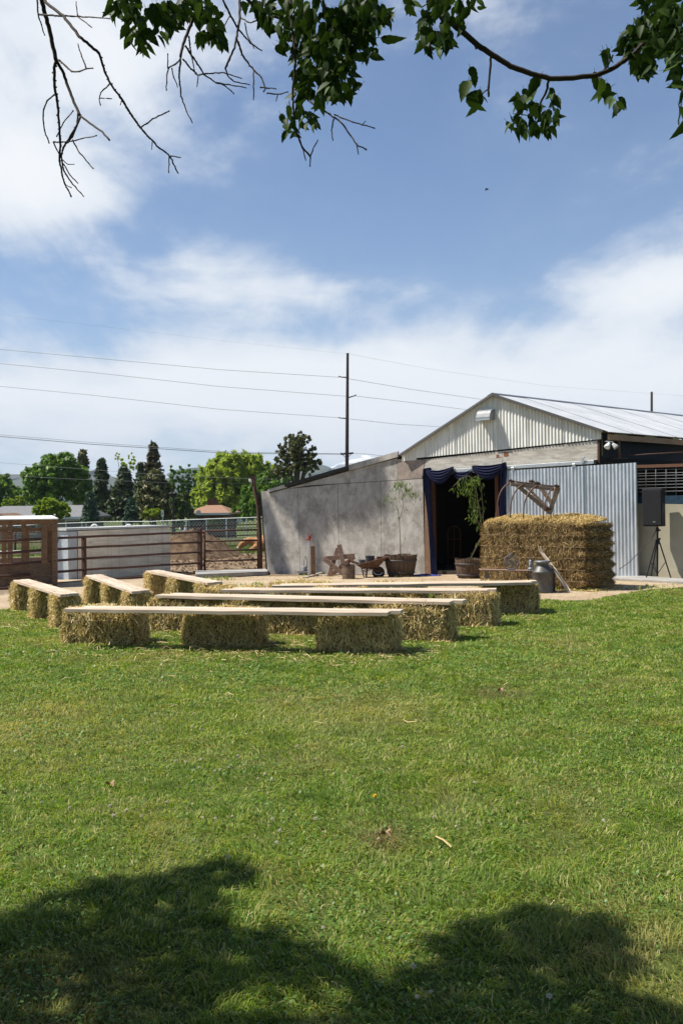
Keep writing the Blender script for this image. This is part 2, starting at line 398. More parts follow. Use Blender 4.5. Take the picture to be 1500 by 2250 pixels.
# loose straw
M_straw = leafmat('straw', [(.22, .15, .06), (.42, .31, .13), (.56, .44, .21), (.66, .56, .32)], .15, rough=.5)
M_hay = leafmat('hay', [(.15, .10, .04), (.46, .33, .13), (.66, .50, .22), (.80, .63, .32), (.46, .38, .14), (.94, .79, .50)], .15, rough=.55)
M_hayc = simple('hay core', (.17, .11, .05), .95, var=.6, scale=25)
def straws(n, P, Nn, lmin, lmax, wmin, wmax, tilt=.35, dirbias=None, lift=.0):
    """bent stalks lying on points P with normals Nn -> V, F arrays"""
    d = RNG.normal(0, 1, (n, 3))
    if dirbias is not None: d = d*.55+dirbias*np.sign(RNG.random((n, 1))-.5)
    d -= (d*Nn).sum(1, keepdims=True)*Nn; d /= np.linalg.norm(d, axis=1, keepdims=True)+1e-9
    d = d+Nn*(RNG.normal(0, tilt, (n, 1))); d /= np.linalg.norm(d, axis=1, keepdims=True)
    w = np.cross(d, Nn+RNG.normal(0, .5, (n, 3))); w /= np.linalg.norm(w, axis=1, keepdims=True)+1e-9
    L = (lmin+(lmax-lmin)*RNG.random((n, 1))**1.6); wd = (wmin+(wmax-wmin)*RNG.random((n, 1)))/2
    bend = Nn*RNG.normal(0, .12, (n, 1))*L+RNG.normal(0, .06, (n, 3))*L; c = P+Nn*(lift+.006*RNG.random((n, 1)))
    V = np.empty((n, 6, 3)); 
    for i, (t, b, ww) in enumerate(((-.5, 0, .6), (0, 1, 1), (.5, 0, .6))):
        q = c+d*L*t+bend*b; V[:, 2*i] = q-w*wd*ww; V[:, 2*i+1] = q+w*wd*ww
    b = np.arange(n)[:, None]*6
    T = np.concatenate([b+np.array([[0, 1, 3, 2]]), b+np.array([[2, 3, 5, 4]])], 1).reshape(-1, 4)
    return V.reshape(-1, 3), T
# ================================================================== BALES
def bale_mesh(name, L, Wd, H, ns, seed, core, stm, sub=10, amp=.018, smin=.05, smax=.15, wmin=.004, wmax=.0105, side=None, tl=.5, flakes=0, flakeamp=.02, bulge=None):
    """rounded uneven block of packed stalks, origin at the middle of its foot, length along x"""
    rs = np.random.default_rng(seed); ox = seed*7.3
    # surface samples on six sides
    def warp(P, Nn):
        q = P.copy(); e = .055
        for a, h in ((0, L/2), (1, Wd/2)):
            pass
        # round the edges: superellipse squash
        c = np.array([0, 0, H/2]); r = (P-c)/np.array([L/2, Wd/2, H/2]); k = (np.abs(r)**7).sum(1)**(1/7)
        q = c+(P-c)/k[:, None]
        s = 9.0
        n1 = pnoise(P[:, 0]+P[:, 2]*.7, P[:, 1]+P[:, 2]*.9, 6, ox)-.5; n2 = pnoise(P[:, 0]*1.3-P[:, 2], P[:, 1]-P[:, 2]*1.2, 15, ox+3)-.5
        q = q+Nn*(n1*amp*2+n2*amp*1.1)[:, None]
        if flakes:
            fl = np.abs(np.sin(P[:, 0]/L*np.pi*flakes+n1*.8)); q = q+Nn*((fl**.5-.7)*flakeamp*(np.abs(Nn[:, 0]) < .5))[:, None]
        if bulge is not None: q = bulge(q, P, Nn)
        q[:, 2] = np.maximum(q[:, 2], .0)
        return q
    V = []; Fc = []; off = 0; areas = []; sides = []
    for ax, sg in ((0, 1), (0, -1), (1, 1), (1, -1), (2, 1)):
        d = [L, Wd, H]; u, v = [i for i in range(3) if i != ax]
        nu = max(4, int(d[u]/L*sub*3*L/.9)); nv = max(4, int(d[v]/.9*sub*3))
        gu, gv = np.meshgrid(np.linspace(-.5, .5, nu+1), np.linspace(-.5, .5, nv+1)); P = np.zeros((gu.size, 3))
        P[:, u] = gu.ravel()*d[u]; P[:, v] = gv.ravel()*d[v]; P[:, ax] = sg*d[ax]/2; P[:, 2] += H/2
        Nn = np.zeros_like(P); Nn[:, ax] = sg; Q = warp(P, Nn)-Nn*.012
        i = np.arange(nu)[None, :]; j = np.arange(nv)[:, None]; a = j*(nu+1)+i
        V.append(Q); Fc.append(np.stack([a, a+1, a+nu+2, a+nu+1], -1).reshape(-1, 4)+off); off += len(Q)
        sides.append((ax, sg, u, v, d[u]*d[v]))
    tot = sum(s[4] for s in sides); SV = []; SF = []; mids = []
    for ax, sg, u, v, ar in sides:
        n = int(ns*ar/tot); P = np.zeros((n, 3)); d = [L, Wd, H]
        P[:, u] = (rs.random(n)-.5)*d[u]*.99; P[:, v] = (rs.random(n)-.5)*d[v]*.99; P[:, ax] = sg*d[ax]/2; P[:, 2] += H/2
        Nn = np.zeros_like(P); Nn[:, ax] = sg; Q = warp(P, Nn)
        db = np.zeros((n, 3)); db[:, 2 if (ax == 1 or (ax == 0 and side is None)) else 1] = .75 if ax else 1.3
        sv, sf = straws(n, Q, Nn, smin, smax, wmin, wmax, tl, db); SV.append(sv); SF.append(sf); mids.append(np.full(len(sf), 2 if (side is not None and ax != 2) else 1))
    # shaggy fringe at the foot
    n = ns//14; t = rs.random(n)*2*(L+Wd); P = np.zeros((n, 3)); 
    P[:, 0] = np.where(t < L, t-L/2, np.where(t < L+Wd, L/2, np.where(t < 2*L+Wd, L/2-(t-L-Wd), -L/2)))
    P[:, 1] = np.where(t < L, -Wd/2, np.where(t < L+Wd, t-L-Wd/2, np.where(t < 2*L+Wd, Wd/2, Wd/2-(t-2*L-Wd))))
    Nn = P/np.linalg.norm(P, axis=1, keepdims=True); P = P*(1+.08*rs.random((n, 1)))-Nn*.0; Nz = np.zeros_like(P); Nz[:, 2] = 1; P[:, 2] = .012
    sv, sf = straws(n, P, Nz, smin, smax, wmin, wmax, .12, None, .002); SV.append(sv); SF.append(sf); mids.append(np.full(len(sf), 1))
    k = off; FF = list(Fc)
    for sv, sf in zip(SV, SF): FF.append(sf+k); k += len(sv)
    nc = sum(len(x) for x in Fc); V = np.concatenate(V+SV); FF = np.concatenate(FF)
    V[:, 2] = np.maximum(V[:, 2], -.01)
    me = npmesh(name, V, FF, core); me.materials.append(stm)
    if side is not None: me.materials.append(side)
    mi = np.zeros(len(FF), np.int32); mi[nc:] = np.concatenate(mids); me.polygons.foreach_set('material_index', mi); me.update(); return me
M_twine = simple('twine', (.34, .22, .13), .8)
def twine_mesh(L, Wd, H, y, z):
    m = MB(); a = L/2+.004; b = Wd/2+.006
    pts = [(-a+.05, -b, z), (0, -b-.002, z+.004), (a-.05, -b, z), (a-.01, -b+.05, z), (a, 0, z), (a-.01, b-.05, z), (a-.05, b, z), (-a+.05, b, z), (-a+.01, b-.05, z), (-a, 0, z), (-a+.01, -b+.05, z), (-a+.05, -b, z)]
    m.tube(pts, .0028, 5, False); return m.build('twine', M_twine, mesh_only=True)
BL, BW, BH = .90, .45, .42
BM = [bale_mesh('hay_bale', BL+d, BW, BH, 6500, 11+i, M_hayc, M_hay, flakes=8, flakeamp=.012, amp=.021+.004*i) for i, d in enumerate((0, .02, -.02, .01))]
SM = [bale_mesh('hay_bale', .47, .33, BH, 4000, 31+i, M_hayc, M_hay, flakes=4, flakeamp=.01) for i in range(3)]
TM = [twine_mesh(BL, BW, BH, 0, z) for z in (.29, .13)]; TS = [twine_mesh(.47, .33, BH, 0, z) for z in (.29, .13)]
G_bale = 'hay bales holding up the plank seats'
def put_bale(lo, ang, label, me, tw):
    t = thing('hay_bale', label, 'hay bale', lo, G_bale); t.rotation_euler = (0, 0, ang)
    part('packed_hay', me, t)
    for k, w in enumerate(tw): part('twine', w, t)
    return t
# front rows: (left foot px, py, right foot px, py) of the front face
ANG = {}
rows = {
 'A': ([(133, 1418, 300, 1420), (402, 1424, 562, 1427), (690, 1435, 862, 1441)], [(136, 1343), (868, 1352)], 'foremost long plank seat'),
 'B': ([(341, 1388, 447, 1391), (551, 1394, 668, 1398), (812, 1408, 985, 1413)], [(336, 1312), (1002, 1328)], 'second long plank seat'),
 'C': ([(455, 1358, 552, 1360), (676, 1367, 800, 1369), (948, 1377, 1085, 1381)], [(482, 1300), (1085, 1302)], 'third long plank seat'),
 'D': ([(612, 1347, 700, 1347), (808, 1349, 925, 1349), (1058, 1349, 1182, 1348)], [(597, 1291), (1185, 1283)], 'farthest long plank seat')}
rowname = {'A': 'foremost plank seat', 'B': 'second plank seat from the front', 'C': 'third plank seat from the front', 'D': 'farthest plank seat, next to the big bale'}
posn = ['left end', 'middle', 'right end']
M_pine = [woodmat('new pine', (.38, .28, .19), (.66, .53, .41), 0, 13, .65), woodmat('new pine pale', (.44, .34, .25), (.70, .58, .46), 0, 12, .65)]
def plank_pair(L, name, label, ends, z, over=(0, 0), w=.20, th=.038, stag=.10, sag=.004):
    """two boards side by side between two points; each board lies there on its own"""
    a, b = Vector(ends[0]), Vector(ends[1]); d = (b-a); ln = d.length; d.normalize(); nrm = Vector((-d.y, d.x, 0)).normalized()
    if nrm.y < 0: nrm = -nrm
    outs = []
    for k in (0, 1):
        mb = MB(); n = 12
        def fn(i, j):
            return None
        l2 = ln-.09; vs = []
        for i in range(n+1):
            t = i/n; x = t*l2; s = -sag*math.sin(math.pi*t*3)**2 + random.gauss(0, .0006)
            for yy, zz in ((0, 0), (w, 0), (w, th), (0, th)): vs.append((x, yy, zz+s))
        fs = [(0, 1, 2, 3), tuple(n*4+q for q in (3, 2, 1, 0))]
        for i in range(n):
            for q in range(4): fs.append((i*4+q, (i+1)*4+q, (i+1)*4+(q+1) % 4, i*4+(q+1) % 4))
        mb.add(vs, fs); o = mb.build('plank', M_pine[k], None, bevel=.003)
        st = a+nrm*(w+.006)*k+d*(stag*k); o.location = (st.x, st.y, z); 
        o.rotation_euler = (0, -math.atan2(b.z-a.z, ln)*0, math.atan2(d.y, d.x)+(.004 if k else 0))
        tag(o, label+(', front board of the pair' if k == 0 else ', rear board of the pair'), 'plank', 'pine planks laid on the hay bales as seats'); outs.append(o)
    return outs
i = 0
for key, (bl, pl, nm) in rows.items():
    pa = gp(*pl[0], z=BH+.02); pb = gp(*pl[1], z=BH+.02); pz = BH+.004; _o = Vector((pb.x-pa.x, pb.y-pa.y, 0)).normalized(); _o = Vector((-_o.y, _o.x, 0))*.05; pa = pa+_o; pb = pb+_o
    d = (pb-pa).normalized(); nr = Vector((-d.y, d.x, 0)); nr = nr if nr.y > 0 else -nr
    for k, (x0, y0, x1, y1) in enumerate(bl):
        p = gp(x0, y0); q = gp(x1, y1); dd = Vector((q.x-p.x, q.y-p.y, 0)); c = (p+q)/2
        n2 = Vector((-dd.y, dd.x, 0)).normalized(); ang = math.atan2(dd.y, dd.x)+random.uniform(-.03, .03)
        # keep the bale under its planks
        cc = c+n2*(BW/2); j = i % 4
        o = put_bale((cc.x, cc.y, float(gz(cc.x, cc.y))), ang, 'hay bale under the %s of the %s' % (posn[k], rowname[key]), BM[j], TM)
        o.scale = (dd.length/BL*1.0 if .85 < dd.length/BL < 1.15 else 1, 1, random.uniform(.96, 1.0)); i += 1
        if k == 0 and key == 'A': print('row', key, cc, dd.length, ang)
    plank_pair(0, nm, {'A': 'pale pine board of the foremost long seat', 'B': 'pine board of the second long seat from the front', 'C': 'pine board of the third long seat from the front', 'D': 'pine board of the farthest long seat, by the big bale'}[key],
               (pa, pb), pz, w=.175)
# three benches seen nearly end-on at the left
bench = [([(33, 1331), (72, 1346), (120, 1364)], [(27, 1277), (130, 1309)], 'left bench at the lawn edge'),
         ([(201, 1321), (237, 1329), None], [(187, 1266), (287, 1302)], 'middle bench of the three at left'),
         ([(341, 1305), (392, 1312), None], [(318, 1256), (452, 1283)], 'right bench of the three at left')]
spos = ['far end', 'middle', 'near end']
for bi, (bl, pl, nm) in enumerate(bench):
    a = gp(*pl[0], z=BH+.02); b = gp(*pl[1], z=BH+.02); d = Vector((b.x-a.x, b.y-a.y, 0)); ln = d.length; d.normalize(); nr = Vector((-d.y, d.x, 0)); nr = nr if nr.x > 0 else -nr
    print('bench', a, b, ln)
    for k in range(3):
        t = (.24, ln*.5, ln-.27)[k]; c = a+d*t+nr*.14
        put_bale((c.x, c.y, float(gz(c.x, c.y))), math.atan2(d.y, d.x)+random.uniform(-.06, .06), 'hay bale under the %s of the %s' % (spos[k], nm), SM[(bi+k) % 3], TS)
    st = a
    for k in (0, 1):
        mb = MB(); mb.box((ln/2, .0, .019), (ln, .125, .038)); o = mb.build('plank', M_pine[(k+bi) % 2], None, bevel=.003)
        q = a+nr*(.065+.131*k)+d*(.0 if k else .07); zz = float(gz(a.x, a.y)); zb = float(gz(b.x, b.y)); o.location = (q.x, q.y, zz+BH+.004)
        o.rotation_euler = (0, math.atan2(zz-zb, ln), math.atan2(d.y, d.x))
        tag(o, 'pine board of the %s, %s board' % (nm, ('left', 'right')[k]), 'plank', 'pine planks laid on the hay bales as seats')
# ---- the big square bale
pL = gp(1046, 1288); pR = gp(1296, 1300); dd = Vector((pR.x-pL.x, pR.y-pL.y, 0)); Lb = 2.2; 
ab = math.atan2(dd.y, dd.x); print('big', dd.length, ab, pL, pR)
Lb = dd.length*1.0; Wb = 1.12; Hb = 1.22
def bulge(q, P, Nn):
    q = q.copy(); end = (P[:, 0] > Lb*.36); r = np.sin(P[:, 2]*2*np.pi/.19+P[:, 1]*1.5+np.sin(P[:, 0]*9)*.3)
    k = np.clip((P[:, 0]-Lb*.33)/(Lb*.12), 0, 1); q += Nn*(k*r*.036*(np.abs(Nn[:, 2]) < .5))[:, None]
    low = np.clip(1-P[:, 2]/.35, 0, 1); q[:, 0] += np.sign(P[:, 0])*low*.05*(np.abs(P[:, 0]) > Lb*.3)
    waist = -.03*np.sin(np.clip(P[:, 2]/Hb, 0, 1)*np.pi); q += Nn*(waist*(np.abs(Nn[:, 2]) < .5))[:, None]
    top = (Nn[:, 2] > .5); q[:, 2] += np.where(top, .10*(.5+P[:, 1]/Wb)+.02*np.sin(P[:, 0]*5), 0)
    over = np.clip((P[:, 2]-Hb*.88)/(Hb*.12), 0, 1)*(np.abs(Nn[:, 2]) < .5); q += Nn*(over*.035)[:, None]
    return q
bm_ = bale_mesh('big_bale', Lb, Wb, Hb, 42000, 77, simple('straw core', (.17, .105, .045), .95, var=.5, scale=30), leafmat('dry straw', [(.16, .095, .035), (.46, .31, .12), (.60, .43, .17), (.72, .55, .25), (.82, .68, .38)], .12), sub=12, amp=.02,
               smin=.05, smax=.15, wmin=.004, wmax=.008, bulge=bulge, tl=.32, side=leafmat('shaded brown straw', [(.06, .035, .014), (.15, .09, .034), (.25, .155, .058), (.38, .255, .095), (.64, .48, .22)], .1))  # brown sides made darker than the top: shade of grazing sun put into colour
nb = Vector((-dd.y, dd.x, 0)).normalized(); BC = (pL+pR)/2+nb*Wb/2; BC.z = float(gz(BC.x, BC.y))
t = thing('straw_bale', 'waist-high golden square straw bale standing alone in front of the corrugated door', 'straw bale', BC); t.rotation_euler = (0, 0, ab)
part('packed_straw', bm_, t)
BIG = Matrix.Translation(BC) @ Matrix.Rotation(ab, 4, 'Z')
for zz in (.16, .36, .56, .76, .96):
    m = MB(); a = Lb/2-.09; b = Wb/2-.016
    m.tube([(-a, -b, zz), (a, -b, zz)], .0035, 5, False); part('twine', m.build('twine', M_twine, mesh_only=True), t)
# ---- loose straw on the ground
sc_pts = []
for px, py, rr, n in ((215, 1425, .8, 120), (480, 1432, .9, 200), (600, 1436, .8, 120), (780, 1445, .8, 260), (250, 1428, .7, 160), (860, 1438, .5, 120), (560, 1424, .6, 140), (380, 1395, .7, 140), (900, 1420, .6, 60), (1000, 1385, .6, 50), (450, 1455, .9, 90), (120, 1375, .7, 220), (60, 1350, .8, 160),
                      (620, 1400, .7, 110), (760, 1270, 2.2, 500), (600, 1275, 2, 400), (1000, 1275, 1.8, 400), (250, 1310, 1.8, 500), (1250, 1305, 1.0, 200), (1400, 1290, 1.2, 160), (420, 1290, 1.5, 300), (1120, 1360, .5, 40), (300, 1450, 1.5, 60), (700, 1500, 2, 60)):
    c = gp(px, py); r = rr*np.sqrt(RNG.random(n)); a = RNG.random(n)*6.28; sc_pts.append(np.stack([c.x+r*np.cos(a), c.y+r*np.sin(a), np.zeros(n)], -1))
Pp = np.concatenate(sc_pts); Pp[:, 2] = gz(Pp[:, 0], Pp[:, 1])+np.where(in_lawn(Pp[:, 0], Pp[:, 1]), .035, .012); Nz = np.zeros_like(Pp); Nz[:, 2] = 1
sv, sf = straws(len(Pp), Pp, Nz, .05, .16, .003, .008, .08)
o = link('loose_straw', npmesh('loose_straw', sv, sf, M_straw)); tag(o, 'loose straw strewn on the grass and dirt round the bales', 'straw', kind='stuff')
# ================================================================== BARN
def f(g):
    p = g.obj(); n = g.noise(g.mapping(p, (1.4, 1.4, .8)), 4, 8, .72, .5); n2 = g.noise(p, .9, 6, .65); n3 = g.noise(p, 28, 4, .7)
    c = g.mix(g.sstep(n, .32, .70), (.29, .275, .25), (.43, .41, .375)); c = g.mix(g.m('MULTIPLY', g.sstep(n2, .45, .7), .55), c, (.25, .225, .20))
    v = g.node('ShaderNodeTexVoronoi'); v.inputs['Scale'].default_value = 1; g.link(g.mapping(p, (3.2, 3.2, 4.2)), v.inputs['Vector'])
    c = g.mix(g.m('MULTIPLY', g.m('SUBTRACT', 1.0, g.sstep(v.outputs['Distance'], .03, .09)), .7), c, (.13, .11, .09))
    # splash dirt low down and rain streaks
    sx = g.node('ShaderNodeSeparateXYZ'); g.link(p, sx.inputs[0])
    st = g.noise(g.mapping(p, (22, 22, .5)), 1, 3, .6); c = g.mix(g.m('MULTIPLY', g.sstep(st, .55, .75), .13), c, (.50, .48, .44)); n4 = g.noise(p, 2.2, 8, .75); c = g.mix(g.m('MULTIPLY', g.sstep(n4, .46, .62), .7), c, (.185, .17, .15))
    return bsdf(g, c, .9, 0, .15, g.m('ADD', n, g.m('MULTIPLY', n3, .5)), .5, .006)
M_ply = mat('weathered painted plywood', f)
def f(g):
    p = g.obj(); n = g.noise(g.mapping(p, (.8, .8, 5)), 3, 6, .7, .6); n2 = g.noise(p, 6, 5, .7)
    c = g.mix(g.sstep(n, .35, .68), (.33, .30, .26), (.54, .51, .45)); c = g.mix(g.m('MULTIPLY', g.sstep(n2, .55, .72), .5), c, (.25, .20, .16))
    return bsdf(g, c, .9, 0, .15, n, .5, .006)
M_header = mat('peeling header board', f)
def f(g):
    p = g.obj(); n = g.noise(g.mapping(p, (1, 1, .25)), 5, 6, .65); n2 = g.noise(p, 1.2, 4, .6)
    c = g.mix(g.sstep(n, .35, .7), (.58, .575, .53), (.76, .755, .71)); c = g.mix(g.m('MULTIPLY', g.sstep(n2, .5, .75), .35), c, (.46, .42, .34))
    return bsdf(g, c, .6, 0, .3, n, .1, .002)
M_white_tin = mat('painted corrugated sheet', f)
def f(g):
    p = g.obj(); n = g.noise(g.mapping(p, (1.5, 1.5, .4)), 6, 6, .6); v = g.node('ShaderNodeTexVoronoi'); v.inputs['Scale'].default_value = 45; g.link(p, v.inputs['Vector'])
    c = g.mix(g.sstep(n, .3, .7), (.44, .47, .50), (.62, .645, .67)); c = g.mix(g.m('MULTIPLY', v.outputs['Color'], .25), c, (.70, .74, .79))
    return bsdf(g, c, g.m('ADD', .33, g.m('MULTIPLY', n, .2)), .55, .5)
M_galv = mat('galvanised corrugated sheet', f)
def f(g):
    p = g.obj(); n = g.noise(p, 1.5, 6, .6); c = g.mix(g.sstep(n, .3, .7), (.44, .46, .48), (.56, .57, .58)); return bsdf(g, c, .45, .12, .5)
M_roof = mat('galvanised roof', f)
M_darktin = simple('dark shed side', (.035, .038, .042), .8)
M_black = simple('black paint', (.012, .012, .014), .5, var=.3)
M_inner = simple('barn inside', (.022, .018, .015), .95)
M_tar = simple('tar paper', (.035, .033, .03), .85)
M_brownw = woodmat('brown lumber', (.13, .075, .042), (.26, .16, .095), 0, 12)
M_oldw = woodmat('grey brown old wood', (.15, .09, .065), (.30, .20, .15), 0, 14)
M_greyw = woodmat('grey wood', (.22, .18, .14), (.42, .36, .29), 2, 14)
M_steel = simple('bright steel', (.50, .52, .54), .4, .6, var=.1)
M_beige = simple('beige stucco', (.40, .365, .27), .9, var=.12, scale=3, bstr=.15)
M_conc = simple('concrete', (.36, .345, .32), .9, var=.25, scale=6)
M_rust = simple('rusted pipe', (.105, .052, .036), .75, 0, var=.45, scale=18, bstr=.3)
M_rust2 = simple('rusted iron', (.14, .07, .045), .7, .1, var=.5, scale=14)
M_redp = simple('worn red paint', (.33, .05, .03), .55)
M_wpaint = simple('white paint', (.78, .78, .76), .5, var=.1)
barn = thing('barn', 'long low barn with white corrugated gable, weathered plywood lean-to and open doorway', 'barn', gp(900, 1262))
cam_side = lambda px, py, off: wp(px, py, off)
def panel(name, pts, m, off=0.0, th=.018, parent=None, **k):
    """flat board cut to an outline seen on the barn front"""
    P = [wp(x, y, off) for x, y in pts]; mb = MB(); mb.prism(P, WN*th)
    if (P[1]-P[0]).cross(P[2]-P[1]).dot(WN) < 0: mb.f = [tuple(reversed(q)) for q in mb.f]
    return mb.build(name, m, parent or barn, **k)
def lerp(a, b, t): return a+(b-a)*t
def shrink(pts, e):
    cx = sum(p[0] for p in pts)/len(pts); cy = sum(p[1] for p in pts)/len(pts)
    return [(x+(e if x < cx else -e), y+(e if y < cy else -e)) for x, y in pts]
# backing wall behind all panels with the doorway left open
def topy(x): return np.interp(x, [573, 590, 770, 875, 1080, 1322], [1079, 1078, 1034, 1007, 868, 947])
back = MB()
def slab(pts, off, th): 
    P = [wp(x, y, off) for x, y in pts]; back.prism(P, WN*th)
gr_y = lambda x: np.interp(x, [588, 940, 1403], [1264, 1262, 1275])
slab([(574, 1082), (600, 1081), (770, 1038), (884, 1010), (938, 1010), (938, 1264), (588, 1264)], -.06, .05)
slab([(884, 1010), (884, 996), (1080, 868), (1321, 948), (1321, 1034), (938, 1040), (938, 1010)], -.06, .05)
slab([(1116, 1036), (1321, 1030), (1321, 1272), (1116, 1268)], -.06, .05)
back.build('frame_wall', M_inner, barn)
# plywood sheets of the lean-to
seam = [(574, 589), (655, 660), (742.5, 746), (836, 839), (929, 934)]
def seamtop(x): return np.interp(x, [573, 600, 683, 926], [1079, 1080, 1067, 1051.5])
for k in range(4):
    (a0, a1), (b0, b1) = seam[k], seam[k+1]; g0 = .35
    panel('plywood_sheet', [(a0+g0, seamtop(a0)+.6), (b0-g0, seamtop(b0)+.6), (b1-g0, 1262.5), (a1+g0, 1262.5)], M_ply, -.005, .014)
panel('plywood_sheet', [(590, 1079.6), (683, 1066.4), (768, 1061), (768, 1034), (632, 1070)], M_ply, -.005, .016)
panel('plywood_sheet', [(768.7, 1061), (873, 1054.6), (873, 1007), (768.7, 1034)], M_ply, -.005, .015)
panel('plywood_sheet', [(873.7, 1054.6), (927, 1051), (937, 1010), (873.7, 1009)], simple('stained plywood', (.33, .27, .23), .9, var=.4, scale=5), -.004, .017)
panel('door_jamb', [(935, 1046), (942, 1046), (950, 1262), (936, 1262)], M_brownw, -.05, .06)
# verge boards and the dark roofing between
panel('verge_board', [(590, 1076), (630, 1064), (632, 1071), (591, 1082)], M_ply, .012, .05)
panel('verge_board', [(767, 1022), (876, 992), (876, 1004), (769, 1034)], M_ply, .012, .05)
for a in ((628, 1065.5), (672, 1053), (719, 1039)):
    b = a[0]+(47 if a[0] > 630 else 45); by = np.interp(b, [628, 770], [1065, 1024])
    panel('roofing_edge', [(a[0], a[1]-2), (b, by-1.5), (b, by+5.5+.02*(b-620)*.3), (a[0], a[1]+4.5)], M_tar, .012+(a[0] % 3)*.01, .06)
# lean-to roof slab going back
SDIR = Vector((.70, .714, 0)); SDIR.normalize()
def roofslab(name, p, q, m, L=9.0, th=.05, parent=None):
    P, Q = p, q; n = (Q-P).cross(SDIR).normalized()*th; mb = MB(); mb.prism([P, Q, Q+SDIR*L, P+SDIR*L], -n if n.z > 0 else n); return mb.build(name, m, parent or barn)
roofslab('lean_to_roof', wp(591, 1080, .02), wp(880, 998, .02), M_tar)
# header boards above the door
panel('header_board', [(930.8, 1010), (1103.7, 991), (1103.7, 1036), (931, 1044)], M_header, -.005, .018)
panel('header_board', [(1104.6, 991), (1312, 968), (1312, 1019), (1104.6, 1036)], M_header, -.005, .018)
panel('corner_trim', [(1312.5, 964), (1317, 964), (1317, 1018), (1312.5, 1018)], M_rust, .0, .03)
# orange paint marks left on the header boards
for pts in ([(1089, 1000), (1094, 998), (1097, 1001), (1094, 1004), (1101, 1003), (1101, 1005), (1088, 1006.5), (1090, 1004)],
            [(1106, 993), (1111, 992), (1110, 995), (1117, 993), (1116, 998), (1118, 1001), (1113, 1004), (1106, 1003)]):
    panel('paint_mark', pts, simple('orange stain', (.24, .10, .05), .85), .0136, .0012)
# corrugated sheets: generic builder
def corr(name, O, e1, L, low, high, nrm, m, pitch=.076, amp=.010, parent=None, seg=8, th=.0015, lean=None, tilt=None):
    n = max(2, int(L/pitch*seg)); vs = []
    for i in range(n+1):
        s = L*i/n; o = nrm*(amp*math.cos(2*math.pi*s/pitch)); a = O+e1*s+low(s)+o; b = O+e1*s+high(s)+o; vs += [a, b]
    fs = [(2*i, 2*i+2, 2*i+3, 2*i+1) for i in range(n)]
    mb = MB(); mb.add(vs, fs); o = mb.build(name, m, parent or barn, smooth=True); return o
def onwall(px, py, off):
    p = wp(px, py, off); return (p-WP0).dot(WD), p.z
def wallcorr(name, pxl, pxr, lowpts, highpts, m, off, amp=.010, pitch=.076, parent=None, seg=8, shear=0):
    """corrugated sheet on the front plane; outlines given as px points"""
    lo = sorted(onwall(x, y, off) for x, y in lowpts); hi = sorted(onwall(x, y, off) for x, y in highpts)
    s0 = onwall(*pxl, off)[0]; s1 = onwall(*pxr, off)[0]
    L1 = [p[0] for p in lo]; L2 = [p[1] for p in lo]; H1 = [p[0] for p in hi]; H2 = [p[1] for p in hi]
    base = WP0+WN*off; base.z = 0
    zl = lambda s: Vector((0, 0, float(np.interp(s0+s, L1, L2)))); zh = lambda s: Vector((0, 0, float(np.interp(s0+s, H1, H2))))+(WD*shear*0)
    return corr(name, base+WD*s0, WD, s1-s0, zl, zh, WN, m, pitch, amp, parent, seg)
HI = [(882, 996), (884, 994), (1080, 867), (1321, 946)]
for k, (x0, x1) in enumerate(((883, 934), (934, 1002), (1002, 1085), (1085, 1160), (1160, 1238), (1238, 1320.5))):
    lowp = [(x0-3, np.interp(x0-3, [880, 915], [1013, 1011])) , (915, 1010)] if k == 0 else []
    lowl = [(883, 1013), (914, 1011), (915, 1006.5), (1103, 987.5), (1321, 964.5)]
    wallcorr('gable_sheet', (x0, 1000), (x1, 1000), lowl, HI, M_white_tin, .034+.003*(k % 2), .0105)
# gable roof: sheets running down the slope, each one laid beside the next
ov = .14
PK = wp(1080, 866, ov); ER = wp(1324, 946.5, ov); ELft = wp(878, 999, ov)
PK2 = PK; NR = 11; LEN = 1.02
slope = (ER-PK); sl_len = slope.length; sdir = slope.normalized(); rn = SDIR.cross(sdir).normalized(); rn = rn if rn.z > 0 else -rn
for k in range(NR):
    O = PK+SDIR*(LEN*k-.0)+rn*(.012+.004*(k % 2)); z0 = Vector((0, 0, 0))
    corr('roof_sheet', O, SDIR, LEN+.04, lambda s: sdir*(sl_len+.10+.015*math.sin(k*2.1)), lambda s: z0, rn, M_roof, .076, .009, seg=6)
mb = MB(); mb.prism([PK-rn*.02, ER-rn*.02, ER-rn*.02+SDIR*LEN*NR, PK-rn*.02+SDIR*LEN*NR], -rn*.02); mb.build('roof_deck', M_brownw, barn)
sl2 = (ELft-PK); rn2 = SDIR.cross(sl2).normalized(); rn2 = rn2 if rn2.z > 0 else -rn2
mb = MB(); mb.prism([PK, ELft, ELft+SDIR*LEN*NR, PK+SDIR*LEN*NR], rn2*.03); mb.build('roof_slope', M_roof, barn)
rc = MB(); a = PK+Vector((0, 0, .035)); w1 = sdir*.13; w2 = sl2.normalized()*.13
rc.prism([a, a+w1, a+w1-Vector((0, 0, .015)), a-Vector((0, 0, .02)), a+w2-Vector((0, 0, .015)), a+w2], SDIR*LEN*NR); rc.build('ridge_cap', simple('dark ridge cap', (.16, .17, .19), .5, .4), barn)
mb = MB(); mb.bar(PK-rn*.01, ER-rn*.01, .03, .05, up=rn); mb.bar(PK-rn2*.01, ELft-rn2*.01, .03, .05, up=rn2); mb.build('rake_trim', simple('rake trim', (.10, .10, .10), .7), barn)
